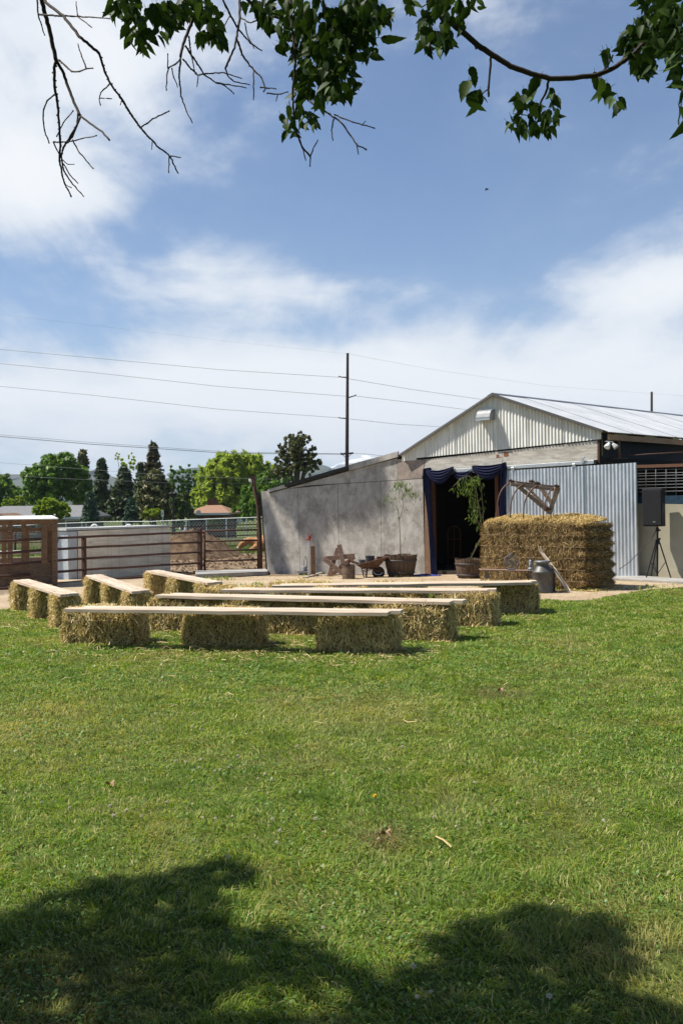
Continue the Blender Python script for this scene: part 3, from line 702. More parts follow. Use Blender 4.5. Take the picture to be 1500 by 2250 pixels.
# side under the eaves: dark corrugated wall, eave beam, rafter ends, posts
CO = wp(1322, 1100, -.05); CO.z = 0
zt = wp(1322, 952, -.05).z
corr('side_wall', CO+SDIR*.02, SDIR, 9.0, lambda s: Vector((0, 0, 2.45)), lambda s: Vector((0, 0, zt)), Vector((SDIR.y, -SDIR.x, 0)), M_darktin, .076, .01, seg=6)
mb = MB(); mb.prism([Vector((CO.x, CO.y, -.3)), Vector((CO.x, CO.y, 2.45)), Vector((CO.x, CO.y, 2.45))+SDIR*9, Vector((CO.x, CO.y, -.3))+SDIR*9], Vector((-SDIR.y, SDIR.x, 0))*.04); mb.build('side_wall', M_inner, barn)
EB = wp(1326, 961, .06)+Vector((SDIR.y, -SDIR.x, 0))*.10
mb = MB(); 
for s0, s1 in ((0, 3.2), (3.21, 7), (7.01, 10.8)):
    mb.bar(EB+SDIR*s0, EB+SDIR*s1, .045, .12)
mb.build('eave_beam', woodmat('eave lumber', (.26, .15, .08), (.42, .27, .16), 0, 12), barn, bevel=.003)
for k in range(8):
    mb = MB(); p = ER+SDIR*(.45+1.3*k)-rn*.085; mb.bar(p+sdir*.03, p-sdir*1.3, .045, .09); mb.build('rafter', M_brownw, barn)
# rust red post hanging below the beam with its bracket
p = EB+SDIR*.42; mb = MB(); mb.tube([p+Vector((0, 0, -.04)), p+Vector((0, 0, -.42))], .035, 8); mb.box(p+Vector((0, 0, -.43)), (.34, .07, .015)); mb.build('hanging_post', M_rust2, barn)
# inside of the building: floor, back wall, partitions, ceiling
D0 = lambda px, z, back: Vector((wp(px, 1150, 0).x, wp(px, 1150, 0).y, z)) - WN*back
mb = MB()
a = D0(880, 0, .0); b = D0(1318, 0, .0)
for P, Q in ((a, a-WN*7), (b-WD*.0, b-WN*7), (a-WN*7, b-WN*7)):
    mb.prism([Vector((P.x, P.y, -.3)), Vector((Q.x, Q.y, -.3)), Vector((Q.x, Q.y, 2.5)), Vector((P.x, P.y, 2.5))], Vector((0.02, .03, 0)))
mb.prism([a+Vector((0, 0, 2.44)), b+Vector((0, 0, 2.44)), b-WN*7+Vector((0, 0, 2.44)), a-WN*7+Vector((0, 0, 2.44))], (0, 0, .05))
mb.build('inner_wall', M_inner, barn)
mb = MB(); a = D0(870, .006, -.02); b = D0(1318, .006, -.02); mb.prism([a-WN*.1, b-WN*.1, b-WN*7, a-WN*7], (0, 0, -.3)); mb.build('barn_floor', simple('dark floor', (.05, .04, .03), .9), barn)
# studs visible inside the door
for px, dd_ in ((1082, .25), (947, .10)):
    mb = MB(); q = D0(px, 0, dd_); mb.box(q+Vector((0, 0, 1.15)), (.09, .09, 2.3), Matrix.Rotation(-A, 3, 'Z')); mb.build('stud', simple('dark stud', (.12, .055, .035), .9), barn)
# sliding-door track with bracket ends
mb = MB(); p = wp(948, 1037.5, .06); q = wp(1309, 1015, .06); mb.bar(p, q, .07, .075); mb.build('door_track', M_steel, barn, bevel=.005)
mb = MB(); mb.bar(q-WD*.04, q+WD*.01, .078, .082); mb.build('track_end', M_black, barn)
mb = MB(); p = wp(1279, 1012, .11); mb.box(p, (.05, .03, .10), Matrix.Rotation(-A, 3, 'Z')); mb.bar(p+Vector((0, 0, .04)), p+WD*.05+Vector((0, 0, .07)), .04, .03); mb.build('track_bracket', M_steel, barn)
# exhaust hood
mb = MB(); c0 = wp(1056, 925, .05); 
prof = [(.0, .24), (.07, .235), (.14, .20), (.19, .14), (.215, .06), (.22, .0)]
hl = wp(1056, 925, .04); hr = wp(1086, 923, .04); wdt = (hr-hl).dot(WD)
vs = []
for s in (0, wdt):
    for o_, z_ in prof: vs.append(hl+WD*s+WN*(o_*1.1)+Vector((0, 0, z_)))
    vs.append(hl+WD*s)
n = len(prof)+1; fs = [tuple(range(n)), tuple(range(2*n-1, n-1, -1))]+[(i, i+n, i+1+n, i+1) for i in range(n-1)]
mb.add(vs, fs); mb.build('vent_hood', simple('grey hood', (.25, .26, .27), .5, .3), barn, bevel=.004)
mb = MB(); mb.bar(hl+WN*.245+WD*-.005+Vector((0, 0, .005)), hl+WN*.245+WD*(wdt+.005)+Vector((0, 0, .005)), .012, .03); mb.build('hood_lip', M_steel, barn)
# sliding door of corrugated sheets, hanging a little out of true
door = thing('sliding_door', 'galvanised corrugated sliding door pushed open behind the big straw bale', 'door', gp(1260, 1272))
DT = [(1111, 1034.5), (1395, 1016.5)]; DB = [(1111, 1266), (1404, 1269)]
for k, (x0, x1) in enumerate(((1112, 1198), (1198, 1285), (1285, 1398))):
    wallcorr('door_sheet', (x0, 1100), (x1, 1100), DB, DT, M_galv, .125+.003*(k % 2), .0115, parent=door)
mb = MB(); a = wp(1113, 1045, .10); b = wp(1397, 1030, .10); mb.bar(a, b, .02, .07); a = wp(1113, 1250, .10); b = wp(1399, 1255, .10); mb.bar(a, b, .02, .07); 
mb.bar(wp(1396, 1019, .105), wp(1401, 1268, .105), .03, .03); mb.build('door_frame', M_greyw, door)
for px, py in ((1126, 1030), (1260, 1022)):
    mb = MB(); p = wp(px, py, .135); mb.box(p, (.07, .02, .07), Matrix.Rotation(-A, 3, 'Z')); mb.tube([p-WD*.03+Vector((0, 0, .02)), p+WD*.03+Vector((0, 0, .02))], .025, 8); mb.build('hanger', M_steel, door)
# nail heads on the door
mb = MB()
for row in (1043, 1060, 1118, 1180, 1225):
    for px in range(1120, 1395, 12): p = wp(px+3*math.sin(px), row-.05*(px-1111)*(1 if row < 1100 else 0), .139); mb.box(p, (.008, .006, .008))
mb.build('nail', simple('nail', (.12, .12, .12), .6), door)
# beige pen wall, wire panel, kerb
pen = thing('pen_wall', 'low beige wall with wire stock panel above it, behind the loudspeaker', 'wall', gp(1450, 1268))
def wq(px, py, off): return wp(px, py, off)
mb = MB(); P = [wp(1322, 1108.5, -.10), wp(1640, 1112, -.10)]; 
mb.prism([wp(1323, 1104.5, -.1), wp(1640, 1111, -.1), wp(1640, 1300, -.1), wp(1323, 1272, -.1)], -WN*.15); mb.build('wall_panel', M_beige, pen)
mb = MB(); mb.prism([wp(1323, 1241, -.1), wp(1640, 1263, -.1), wp(1640, 1300, -.1), wp(1323, 1272, -.1)], WN*.02); mb.build('base_strip', M_beige, pen)
mb = MB(); mb.prism([wp(1396, 1090, -.12), wp(1640, 1086, -.12), wp(1640, 1108.3, -.12), wp(1396, 1106, -.12)], -WN*.03); mb.build('blue_board', simple('dull blue board', (.02, .05, .085), .6), pen)
mb = MB(); mb.bar(wp(1396, 1025, -.1), wp(1640, 1018, -.1), .05, .06); mb.build('top_rail', simple('rusty rail', (.16, .075, .045), .8), pen)
M_wire = simple('wire', (.30, .31, .32), .5, .5)
def curve(name, pts, r, m, parent=None, res=2):
    mb = MB(); mb.tube(pts, r, 5); return mb.build(name, m, parent, smooth=True)
for k, yy in enumerate((1031, 1038.5, 1044, 1051, 1057, 1064, 1071, 1079)):
    curve('wire', [wp(1396, yy+2, -.1), wp(1640, yy-4, -.1)], .0035, M_wire, pen)
for px in (1418, 1439.5, 1462, 1484, 1506, 1530, 1555, 1580):
    curve('wire', [wp(px, 1026, -.095), wp(px, 1090, -.095)], .0035, M_wire, pen)
for px in (1640,):
    mb = MB(); p = wp(px, 1060, -.2); mb.box((p.x, p.y, 1.3), (.09, .09, 2.6), Matrix.Rotation(-A, 3, 'Z')); mb.build('post', M_rust, pen)
# dark stock shelter behind the wire panel
shl = thing('stock_shelter', 'dark open shelter seen through the wire panel at the right edge', 'shelter', gp(1500, 1255))
a = WP0-WN*.4; 
e = Vector((wp(1322, 1100, 0).x, wp(1322, 1100, 0).y, 0)); s1 = e+SDIR*3.2; s2 = s1+WD*7; 
mb = MB(); mb.prism([Vector((s1.x, s1.y, -.4)), Vector((s2.x, s2.y, -.4)), Vector((s2.x, s2.y, 2.35)), Vector((s1.x, s1.y, 2.35))], -WN*.05); mb.build('rear_wall', M_inner, shl)
q1 = e-WN*.55+WD*.1; q2 = q1+WD*7
mb = MB(); mb.prism([Vector((q1.x, q1.y, 2.22)), Vector((q2.x, q2.y, 2.22)), Vector((s2.x, s2.y, 2.35)), Vector((s1.x, s1.y, 2.35))], (0, 0, .04)); mb.build('roof', M_inner, shl)
curve('brace', [wp(1345, 1000, -.3), wp(1385, 1001, -.5), wp(1420, 998, -.5), wp(1510, 993, -.5)], .012, M_rust, shl)
kerb = MB(); a = gp(1330, 1275); b = gp(1700, 1300)
kerb.prism([gp(1340, 1275.5), gp(1359, 1276), gp(1500, 1283.5), gp(1700, 1295), wp(1700, 1290, .02), wp(1405, 1270, .02), wp(1340, 1270, .02)], (0, 0, .05)); kk = kerb.build('kerb', M_conc, None, bevel=.01); tag(kk, kind='structure')
kk.location.z = 0
# concrete sill below the gate
sill = MB(); a, b = gp(452, 1268), gp(588, 1262); a2, b2 = gp(440, 1260), gp(584, 1257)
sill.prism([gp(430, 1271), gp(588, 1264), gp(590, 1258), gp(430, 1262)], (0, 0, .10)); tag(sill.build('concrete_sill', M_conc, None, bevel=.01), kind='structure')
# twin flood lamp beside the gable corner
fl = thing('flood_lamp', 'white twin flood lamp under the eave right of the gable', 'lamp', wp(1328, 972, .05))
mb = MB(); c = wp(1336, 976, .16); ax = Matrix.Rotation(.6, 3, 'Y') @ Matrix.Rotation(math.pi*.85, 3, 'X')
mb.lathe(c, [(.0, -.03), (.025, -.03), (.035, .0), (.055, .06), (.062, .09), (.05, .10), (0, .105)], 14, ax); mb.build('lamp_head', M_wpaint, fl, smooth=True)
mb = MB(); ax = Matrix.Rotation(-.7, 3, 'Y') @ Matrix.Rotation(math.pi*.9, 3, 'X'); mb.lathe(wp(1347, 977, .10), [(.0, -.03), (.025, -.03), (.035, .0), (.055, .06), (.06, .09), (0, .10)], 14, ax); mb.build('lamp_head', simple('grey lamp', (.45, .45, .42), .5), fl, smooth=True)
mb = MB(); mb.tube([wp(1328, 970, .03), wp(1336, 970, .14), wp(1346, 971, .09)], .012, 6); mb.build('lamp_arm', M_steel, fl)
# ------------------------------------------------------------------ navy drapes
def f(g):
    n = g.noise(g.obj(), 40, 4, .6); c = g.mix(n, (.008, .011, .036), (.016, .021, .066)); return bsdf(g, c, .8, 0, .2, n, .2, .002)
M_navy = mat('navy cloth', f)
def hang(name, label, L, R, nf=5, amp=.03, off=.12, nv=26, nu=40):
    """cloth hanging between two px outlines given top to bottom"""
    def fn(u, v):
        l = Vector(wp(*[np.interp(v*(len(L)-1), range(len(L)), [p[i] for p in L]) for i in (0, 1)], off)); r = Vector(wp(*[np.interp(v*(len(R)-1), range(len(R)), [p[i] for p in R]) for i in (0, 1)], off))
        w = math.sin(u*nf*2*math.pi+math.sin(v*5+u*3)*.8)*amp*(.6+.4*math.sin(v*3+1)); return l.lerp(r, u)+WN*(w+.02*math.sin(v*9+u*4))
    mb = MB(); mb.grid(fn, nu, nv); o = mb.build(name, M_navy, None, smooth=True, solid=.004); tag(o, label, 'drape', 'navy drapes round the doorway')
hang('drape', 'long navy drape hanging at the left side of the doorway', [(930, 1030), (931, 1045), (934, 1090), (940, 1150), (945, 1210), (946, 1262)], [(944, 1027), (944, 1045), (945, 1090), (949, 1150), (955, 1210), (961, 1264)], 4, .035, .06)
hang('drape', 'narrow navy drape hanging right of the doorway beside the corrugated door', [(1102, 1018), (1101, 1040), (1099, 1080), (1097, 1128), (1096, 1180)], [(1110, 1015), (1112, 1040), (1111, 1080), (1109, 1128), (1108, 1180)], 3, .03, .17)
def swag(label, A_, B_, dip, fat, nf=5, off=.12, tight=.35):
    """cloth slung between two points"""
    def fn(u, v):
        x = lerp(A_[0], B_[0], u); y = lerp(A_[1], B_[1], u); par = 4*u*(1-u); pinch = tight+(1-tight)*par**.6
        yy = y+dip*par*(.35+.65*v)+fat*(v-.5)*pinch; fold = math.sin(v*nf*2*math.pi+u*2)*.035*pinch
        return wp(x, yy, off+.05*math.sin(v*math.pi)*pinch+fold)
    mb = MB(); mb.grid(fn, 36, 30); o = mb.build('drape', M_navy, None, smooth=True, solid=.004); tag(o, label, 'drape', 'navy drapes round the doorway')
swag('navy swag slung across the left top corner of the doorway', (936, 1036), (996, 1028), 24, 15)
swag('navy swag hanging in the middle behind the tied sapling', (990, 1032), (1040, 1029), 22, 12, 4, .05)
swag('navy swag slung to the right top corner of the doorway', (1036, 1027), (1108, 1022), 20, 18)
mb = MB()
def fn(u, v):
    c = gp(934, 1266); a = u*2*math.pi; r = v; return Vector((c.x+math.cos(a)*r*.36, c.y+math.sin(a)*r*.22, c.z+.01+.05*abs(math.sin(a*5+v*6))*(1-v*.8)))
mb.grid(fn, 60, 8); tag(mb.build('drape', simple('blue cloth', (.03, .05, .26), .8), None, smooth=True), 'bunched blue cloth lying on the dirt at the foot of the left drape', 'cloth')
# arched window frame standing inside
aw = thing('arched_frame', 'faint rusty arched window frame standing in the dark doorway', 'window frame', D0(996, 0, 1.5))
def awp(px, py):
    u, v = ray(px, py); o = Vector((0, 0, EYE)); d0 = Vector((u, 1, v)); P = D0(996, 0, 1.5); t = (P-o).dot(WN)/d0.dot(WN); return o+d0*t
M_fr = simple('dark rust frame', (.13, .05, .035), .8)
pts = [(983, 1246), (983, 1185)]+[(997+14*math.cos(t), 1172-16*math.sin(t)) for t in np.linspace(math.pi, 0, 10)]+[(1011, 1185), (1011, 1246)]
mb = MB(); mb.tube([awp(*p) for p in pts], .014, 6); mb.build('frame', M_fr, aw)
for a, b in (((997, 1156), (997, 1246)), ((983, 1185), (1011, 1185)), ((983, 1226), (1011, 1226))):
    mb = MB(); mb.tube([awp(*a), awp(*b)], .011, 6); mb.build('bar', M_fr, aw)
# ------------------------------------------------------------------ loudspeaker on its tripod
M_spk = simple('speaker box', (.014, .014, .017), .55, var=.3, scale=60); M_cloth = simple('speaker grille', (.018, .018, .021), .8, var=.5, scale=150)
base = gp(1443, 1273); sd_ = base.y; P_ = lambda px, py: at(px, py, sd_)
st = thing('speaker_stand', 'black tripod stand under the loudspeaker on the concrete kerb', 'speaker stand', base)
top = P_(1443.5, 1157); hub = P_(1443.5, 1192)
mb = MB(); mb.tube([base+Vector((0, 0, .06)), top], .019, 10); mb.build('pole', M_black, st)
mb = MB(); mb.tube([P_(1443.5, 1196), P_(1443.5, 1186)], .045, 12); mb.build('collar', M_black, st); mb = MB(); mb.tube([P_(1443.5, 1168), P_(1443.5, 1160)], .03, 10); mb.build('collar', M_black, st)
for py in (1165, 1184):
    mb = MB(); mb.tube([P_(1444, py), P_(1450, py)], .017, 8); mb.build('knob', M_black, st)
foot = [Vector((-.24, -.05, 0)), Vector((.27, .0, 0)), Vector((-.02, .34, 0))]
for fv in foot:
    mb = MB(); mb.tube([hub+fv.normalized()*.04, base+fv+Vector((0, 0, .015))], [.014, .013], 8); mb.tube([base+fv+Vector((0, 0, .03)), base+fv], .02, 8); mb.build('leg', M_black, st)
    mb = MB(); mb.tube([base+Vector((0, 0, .10)), hub.lerp(base+fv, .55)], .007, 6); mb.build('brace', M_black, st)
sp = thing('loudspeaker', 'black loudspeaker box on a tripod stand by the beige wall', 'loudspeaker', top)
def boxpts(c, front_l, front_r, side_r, y0, y1):
    pass
R_ = Matrix.Rotation(math.radians(-34), 3, 'Z'); bx = P_(1439.5, 1115)+Vector((.0, .05, 0)); sh = .385
mb = MB(); out_ = [(-.195, -.19), (.195, -.19), (.195, .02), (.10, .20), (-.10, .20), (-.195, .02)]
hh = .74; pts = [bx+R_ @ Vector((x, y, -hh/2)) for x, y in out_]; mb.prism(pts, (0, 0, hh)); mb.build('cabinet', M_spk, sp, bevel=.012)
mb = MB(); mb.box(bx+R_ @ Vector((0, -.196, .0)), (.35, .012, .68), R_); mb.build('grille', M_cloth, sp, bevel=.004)
mb = MB(); mb.box(bx+R_ @ Vector((.04, -.204, -.28)), (.05, .006, .018), R_); mb.build('badge', simple('dull badge', (.25, .25, .25), .4), sp)
mb = MB(); mb.box(bx+R_ @ Vector((.197, -.07, .12)), (.01, .12, .05), R_); mb.build('handle', M_black, sp)
pts = [P_(1443, 1158)+Vector((0, .04, 0)), P_(1437, 1171), P_(1422, 1192), P_(1404, 1210), P_(1380, 1234), P_(1357, 1250)]
pts = [p+Vector((0, -.06*i*.3, 0)) for i, p in enumerate(pts)]
tag(curve('cable', pts, .007, M_black), 'black cable hanging from the loudspeaker towards the straw bale', 'cable')
# ================================================================== YARD THINGS
def P_at(d): return lambda px, py: at(px, py, d)
# half barrels with saplings
M_stave = woodmat('dark barrel stave', (.055, .036, .024), (.15, .10, .068), 2, 14); M_hoop = simple('barrel hoop', (.09, .08, .075), .6, .4)
def barrel(label, c, r0, r1, h):
    t = thing('half_barrel', label, 'planter', c, 'half barrel planters by the doorway'); n = 22
    for k in range(n):
        a0 = 2*math.pi*k/n+.012; a1 = 2*math.pi*(k+1)/n-.012; mb = MB(); vs = []
        for z, r in ((0, r0), (h*.5, (r0+r1)/2+.012), (h+.012*math.sin(k*5.1), r1)):
            for a, rr in ((a0, r), (a1, r), (a1, r-.025), (a0, r-.025)): vs.append(c+Vector((math.cos(a)*rr, math.sin(a)*rr, z)))
        fs = [(3, 2, 1, 0), (8, 9, 10, 11)]
        for l in (0, 4): fs += [(l+q, l+(q+1) % 4, l+4+(q+1) % 4, l+4+q) for q in range(4)]
        mb.add(vs, fs); mb.build('stave', M_stave, t)
    for z in (.18, .75):
        rr = r0+(r1-r0)*z+.014; mb = MB(); mb.lathe(c, [(rr, h*z-.018), (rr+.004, h*z-.018), (rr+.006, h*z+.018), (rr, h*z+.018)], 28); mb.build('hoop', M_hoop, t, smooth=True)
    mb = MB(); mb.lathe(c+Vector((0, 0, h-.05)), [(r1-.02, 0), (.1, .015), (0, .02)], 20); mb.build('soil', simple('potting soil', (.07, .05, .035), .95), t)
    return t
M_sapbark = simple('sapling bark', (.20, .16, .10), .8); M_sapleaf = leafmat('willow leaf', [(.07, .13, .025), (.14, .21, .04), (.22, .28, .07)], .45)
def leaf_mesh_arr(n, C, D, Ln, Wd_, droop=.25):
    """n pointed leaves at C along D (unit), 4 verts as a kite folded a little"""
    w = np.cross(D, RNG.normal(0, 1, (n, 3))); w /= np.linalg.norm(w, axis=1, keepdims=True)+1e-9; up = np.cross(w, D)
    V = np.empty((n, 4, 3)); L = Ln[:, None]; W_ = Wd_[:, None]
    V[:, 0] = C; V[:, 1] = C+D*L*.42+w*W_/2+up*W_*.15; V[:, 2] = C+D*L-up*L*droop*.3; V[:, 3] = C+D*L*.42-w*W_/2+up*W_*.15
    return V.reshape(-1, 3), np.arange(4*n).reshape(-1, 4)
def sapling(label, base, stems, nleaf, lmin=.05, lmax=.10):
    t = thing('sapling', label, 'young tree', base, 'young willow saplings in the half barrels'); C = []; D = []
    for pts, r, lf in stems:
        pts = [Vector(p) for p in pts]; m = len(pts); mb = MB(); mb.tube(pts, [r*(1-.65*i/(m-1)) for i in range(m)], 6); mb.build('stem', M_sapbark, t, smooth=True)
        for k in range(int(nleaf*lf)):
            u = random.random()**.7*(m-1); i = min(int(u), m-2); p = pts[i].lerp(pts[i+1], u-i); d = (pts[i+1]-pts[i]).normalized()
            q = p+Vector((random.gauss(0, .045), random.gauss(0, .045), random.gauss(-.03, .04))); C.append(q); D.append(Vector((random.gauss(0, .5), random.gauss(0, .5), -1.0-random.random()*.5)).normalized())
    n = len(C); V, Fq = leaf_mesh_arr(n, np.array(C), np.array(D), RNG.uniform(lmin, lmax, n), RNG.uniform(.012, .022, n))
    me = npmesh('foliage', V-np.array(t.location), Fq, M_sapleaf); tag(link('foliage', me, t), kind='stuff'); return t
bc = gp(883, 1269); bc.y += .42; barrel('wide dark half barrel planter against the plywood wall left of the doorway', bc, .27, .36, .46)
q = P_at(bc.y); tb = bc+Vector((0, 0, .42))
sapling('thin sapling with sparse drooping leaves in the left barrel', tb, [
    ([tb, q(879, 1190), q(877, 1150), q(874, 1120), q(869, 1100), q(866, 1085)], .011, .12),
    ([q(877, 1142), q(884, 1120), q(885, 1095), q(880, 1070), q(872, 1058)], .007, .2),
    ([q(876, 1128), q(862, 1098), q(851, 1085), q(846, 1095), q(843, 1105)], .005, .45),
    ([q(885, 1095), q(878, 1062), q(870, 1055), q(862, 1072)], .004, .7),
    ([q(885, 1092), q(893, 1068), q(899, 1070), q(896, 1082)], .004, .6),
    ([q(880, 1070), q(888, 1056), q(894, 1062)], .004, .4),
    ([q(905, 1078), q(911, 1082), q(915, 1094)], .003, .3)], 95, .05, .11)
bc = gp(1036, 1273); bc.y += .35; barrel('half barrel planter half hidden behind the left end of the big straw bale', bc, .24, .30, .40)
q = P_at(bc.y); tb = bc+Vector((0, 0, .36))
sapling('leafy sapling leaning out of the barrel beside the big bale', tb, [
    ([tb, q(1058, 1180), q(1055, 1135), q(1050, 1105), q(1046, 1080), q(1040, 1055), q(1028, 1045), q(1014, 1050), q(1001, 1063), q(994, 1070)], .013, 1.0),
    ([tb, q(1061, 1170), q(1061, 1120), q(1057, 1080), q(1054, 1055), q(1049, 1043)], .010, .5),
    ([q(1055, 1135), q(1046, 1115), q(1039, 1098), q(1030, 1082), q(1018, 1070), q(1010, 1080)], .006, .9),
    ([q(1052, 1150), q(1042, 1130), q(1037, 1118), q(1040, 1100)], .006, .6),
    ([q(1057, 1160), q(1043, 1140), q(1035, 1128)], .005, .5), ([q(1046, 1080), q(1036, 1062), q(1030, 1052), q(1024, 1072)], .005, .9), ([q(1054, 1060), q(1046, 1046), q(1037, 1050)], .005, .5)], 88, .05, .11)
# wheelbarrow
wb = gp(805, 1270); wb.y += .25; q = P_at(wb.y); bt = thing('wheelbarrow', 'rusty brown wheelbarrow loaded with grey buckets, in front of the plywood wall', 'wheelbarrow', wb)
tray_t = [(q(783, 1239), q(849, 1221))]
def tray(name, m):
    L = q(783, 1240); R = q(850, 1222); l2 = q(797, 1249); r2 = q(829, 1246); mb = MB(); w1 = .30; w2 = .17
    top = [L+Vector((0, -w1, 0)), R+Vector((0, -w1, 0)), R+Vector((0, w1, 0)), L+Vector((0, w1, 0))]; bot = [l2+Vector((0, -w2, 0)), r2+Vector((0, -w2, 0)), r2+Vector((0, w2, 0)), l2+Vector((0, w2, 0))]
    mb.add(top+bot, [(7, 6, 5, 4), (0, 4, 5, 1), (1, 5, 6, 2), (2, 6, 7, 3), (3, 7, 4, 0)]); return mb.build(name, m, bt, solid=.006)
tray('tray', M_rust2)
mb = MB(); L = q(783, 1240); R = q(850, 1222)
mb.tube([L+Vector((0, -.3, 0)), R+Vector((0, -.3, 0)), R+Vector((0, .3, 0)), L+Vector((0, .3, 0)), L+Vector((0, -.3, 0))], .009, 6); mb.build('rim', M_rust2, bt)
for sy in (-.22, .22):
    mb = MB(); mb.tube([q(768, 1232)+Vector((0, sy, 0)), q(790, 1240)+Vector((0, sy, 0)), q(835, 1256)+Vector((0, sy*.4, 0))], .016, 7); mb.build('handle', M_rust2, bt)
    mb = MB(); mb.tube([q(793, 1244)+Vector((0, sy, 0)), q(800, 1270.5)+Vector((0, sy, 0)), q(804, 1270.5)+Vector((0, sy, 0)), q(806, 1250)+Vector((0, sy, 0))], .013, 6)
    mb.tube([q(797, 1256)+Vector((0, sy, 0)), q(822, 1246)+Vector((0, sy, 0))], .010, 6); mb.build('leg', M_rust2, bt)
    mb = MB(); mb.tube([q(828, 1232)+Vector((0, sy*.5, 0)), q(834, 1258)+Vector((0, sy*.3, 0))], .012, 6); mb.build('brace', M_rust2, bt)
wc = q(831, 1258); ax = Matrix.Rotation(math.pi/2, 3, 'X')
mb = MB(); mb.lathe(wc+Vector((0, .04, 0)), [(.10, 0), (.125, .0), (.135, .02), (.135, .06), (.125, .08), (.10, .08), (.10, 0)], 22, ax); w_ = mb.build('wheel', simple('old tyre', (.045, .04, .038), .9), bt, smooth=True)
mb = MB(); mb.lathe(wc+Vector((0, .02, 0)), [(.0, 0), (.03, 0), (.095, .02), (.10, .03), (.10, .01)], 18, ax)
for k in range(6): a = k*math.pi/3; mb.tube([wc+Vector((0, -.02, 0)), wc+Vector((math.cos(a)*.1, -.02, math.sin(a)*.1))], .006, 5)
mb.build('hub', M_rust2, bt)
mb = MB(); mb.tube([q(820, 1256)+Vector((0, -.1, 0)), q(824, 1261)+Vector((0, -.12, 0)), q(834, 1262)+Vector((0, -.12, 0)), q(840, 1257)+Vector((0, -.1, 0))], .012, 6); mb.build('front_guard', M_steel, bt)
M_zinc = simple('zinc', (.22, .23, .24), .5, .5, var=.4, scale=20); M_zincd = simple('dark zinc', (.10, .10, .105), .55, .4)
def bucket(name, label, cat, c, r0, r1, h, m, group=None, tilt=None, handle=True):
    t = thing(name, label, cat, c, group); ax = tilt or Matrix.Identity(3)
    mb = MB(); mb.lathe(c, [(0, .0), (r0, 0), (r1, h), (r1+.006, h), (r1+.006, h-.012), (r1-.004, h-.012), (r0-.006, .008), (0, .008)], 20, ax); mb.build('pail', m, t, smooth=False)
    if handle:
        mb = MB(); mb.tube([c+ax @ Vector((math.cos(a)*r1, math.sin(a)*r1*.5, h+math.sin(a)*.02)) for a in np.linspace(0, math.pi, 9)], .004, 5); mb.build('handle', M_steel, t)
    return t
bucket('bucket', 'short grey bucket at the left of the load in the wheelbarrow', 'bucket', q(795, 1238.5), .062, .078, .085, M_zinc, 'buckets in the wheelbarrow')
bucket('bucket', 'taller dark zinc bucket in the middle of the wheelbarrow', 'bucket', q(813, 1235)+Vector((0, .08, 0)), .085, .105, .13, M_zincd, 'buckets in the wheelbarrow')
bucket('bucket', 'small rusty pail at the right of the load in the wheelbarrow', 'bucket', q(833, 1229)+Vector((0, -.05, 0)), .05, .06, .06, M_rust2, 'buckets in the wheelbarrow', handle=False)
# star of old boards
sb = gp(742, 1268); sb.y += .45; q = P_at(sb.y); s = thing('board_star', 'five pointed star of old brown boards leaning on the plywood wall', 'star decoration', sb)
for a, b, w, dy in (((744.5, 1197), (758, 1257), .105, -.05), ((742, 1205), (722, 1268), .095, .04), ((711, 1227), (757, 1263), .095, -.12), ((715, 1228), (779, 1221), .105, .0), ((727, 1265), (778, 1224), .095, .08)):
    mb = MB(); mb.bar(q(*a)+Vector((0, dy+.10, 0)), q(*b)+Vector((0, dy-.0, 0)), .04, w, up=(1, 0, 0) if abs(a[0]-b[0]) < 30 else (0, 0, 1)); mb.build('board', M_oldw, s, bevel=.004)
# cut-down drum, board and plank on the dirt
c = gp(766, 1273); c.y += .12; t = thing('drum', 'short rusty brown drum standing before the board star', 'drum', c)
mb = MB(); r = .135; mb.lathe(c, [(0, 0), (r+.012, 0), (r+.012, .015), (r, .02), (r, .12), (r+.005, .13), (r, .14), (r, .262), (r+.007, .27), (r+.007, .28), (r-.01, .28), (r-.01, .25), (0, .25)], 24); mb.build('drum_body', simple('rusty drum', (.17, .115, .08), .8, var=.5, scale=10), t, smooth=False)
mb = MB(); mb.box(c+Vector((-.02, .0, .30)), (.30, .1, .018), Matrix.Rotation(.05, 3, 'Y')); mb.tube([c+Vector((0, .02, .26)), c+Vector((0, .02, .40))], .03, 8); mb.build('lid_bar', M_rust2, t)
for (a, b, w, lb) in ((gp(670, 1271), gp(711, 1262), .09, 'thin grey board lying slantwise on the dirt by the water hydrant'), (gp(697, 1266), gp(738, 1266), .22, 'short pale plank lying flat at the foot of the board star')):
    mb = MB(); b = b+Vector((0, 0, .06 if w < .1 else .03)); a = a+Vector((0, 0, .015 if w < .1 else .03)); mb.bar(a, b, w, .03); tag(mb.build('board', M_greyw, None, bevel=.003), lb, 'board')
# yard hydrant
h0 = gp(678, 1269); h0.y += .02; q = P_at(h0.y); t = thing('yard_hydrant', 'galvanised water hydrant pipe with a red head and handle beside a wooden post', 'hydrant', h0)
mb = MB(); mb.tube([h0, q(678.5, 1187)], .018, 8); mb.build('pipe', M_steel, t)
mb = MB(); mb.tube([q(679, 1188), q(679, 1178)], .028, 8); mb.tube([q(679, 1184), q(674.5, 1184.5), q(673.5, 1188)], .015, 6); mb.build('head', M_redp, t)
mb = MB(); mb.tube([q(677, 1178), q(677, 1173.5), q(682.5, 1173.5), q(682.8, 1182), q(680, 1184)], .011, 6); mb.build('handle', M_redp, t)
c = gp(687.5, 1267); c.y += .12; mb = MB(); hh = at(686, 1199, c.y).z-c.z; mb.box(c+Vector((0, 0, hh/2)), (.105, .09, hh)); tag(mb.build('wooden_post', M_brownw, None, bevel=.006), 'short brown wooden post beside the water hydrant', 'post')
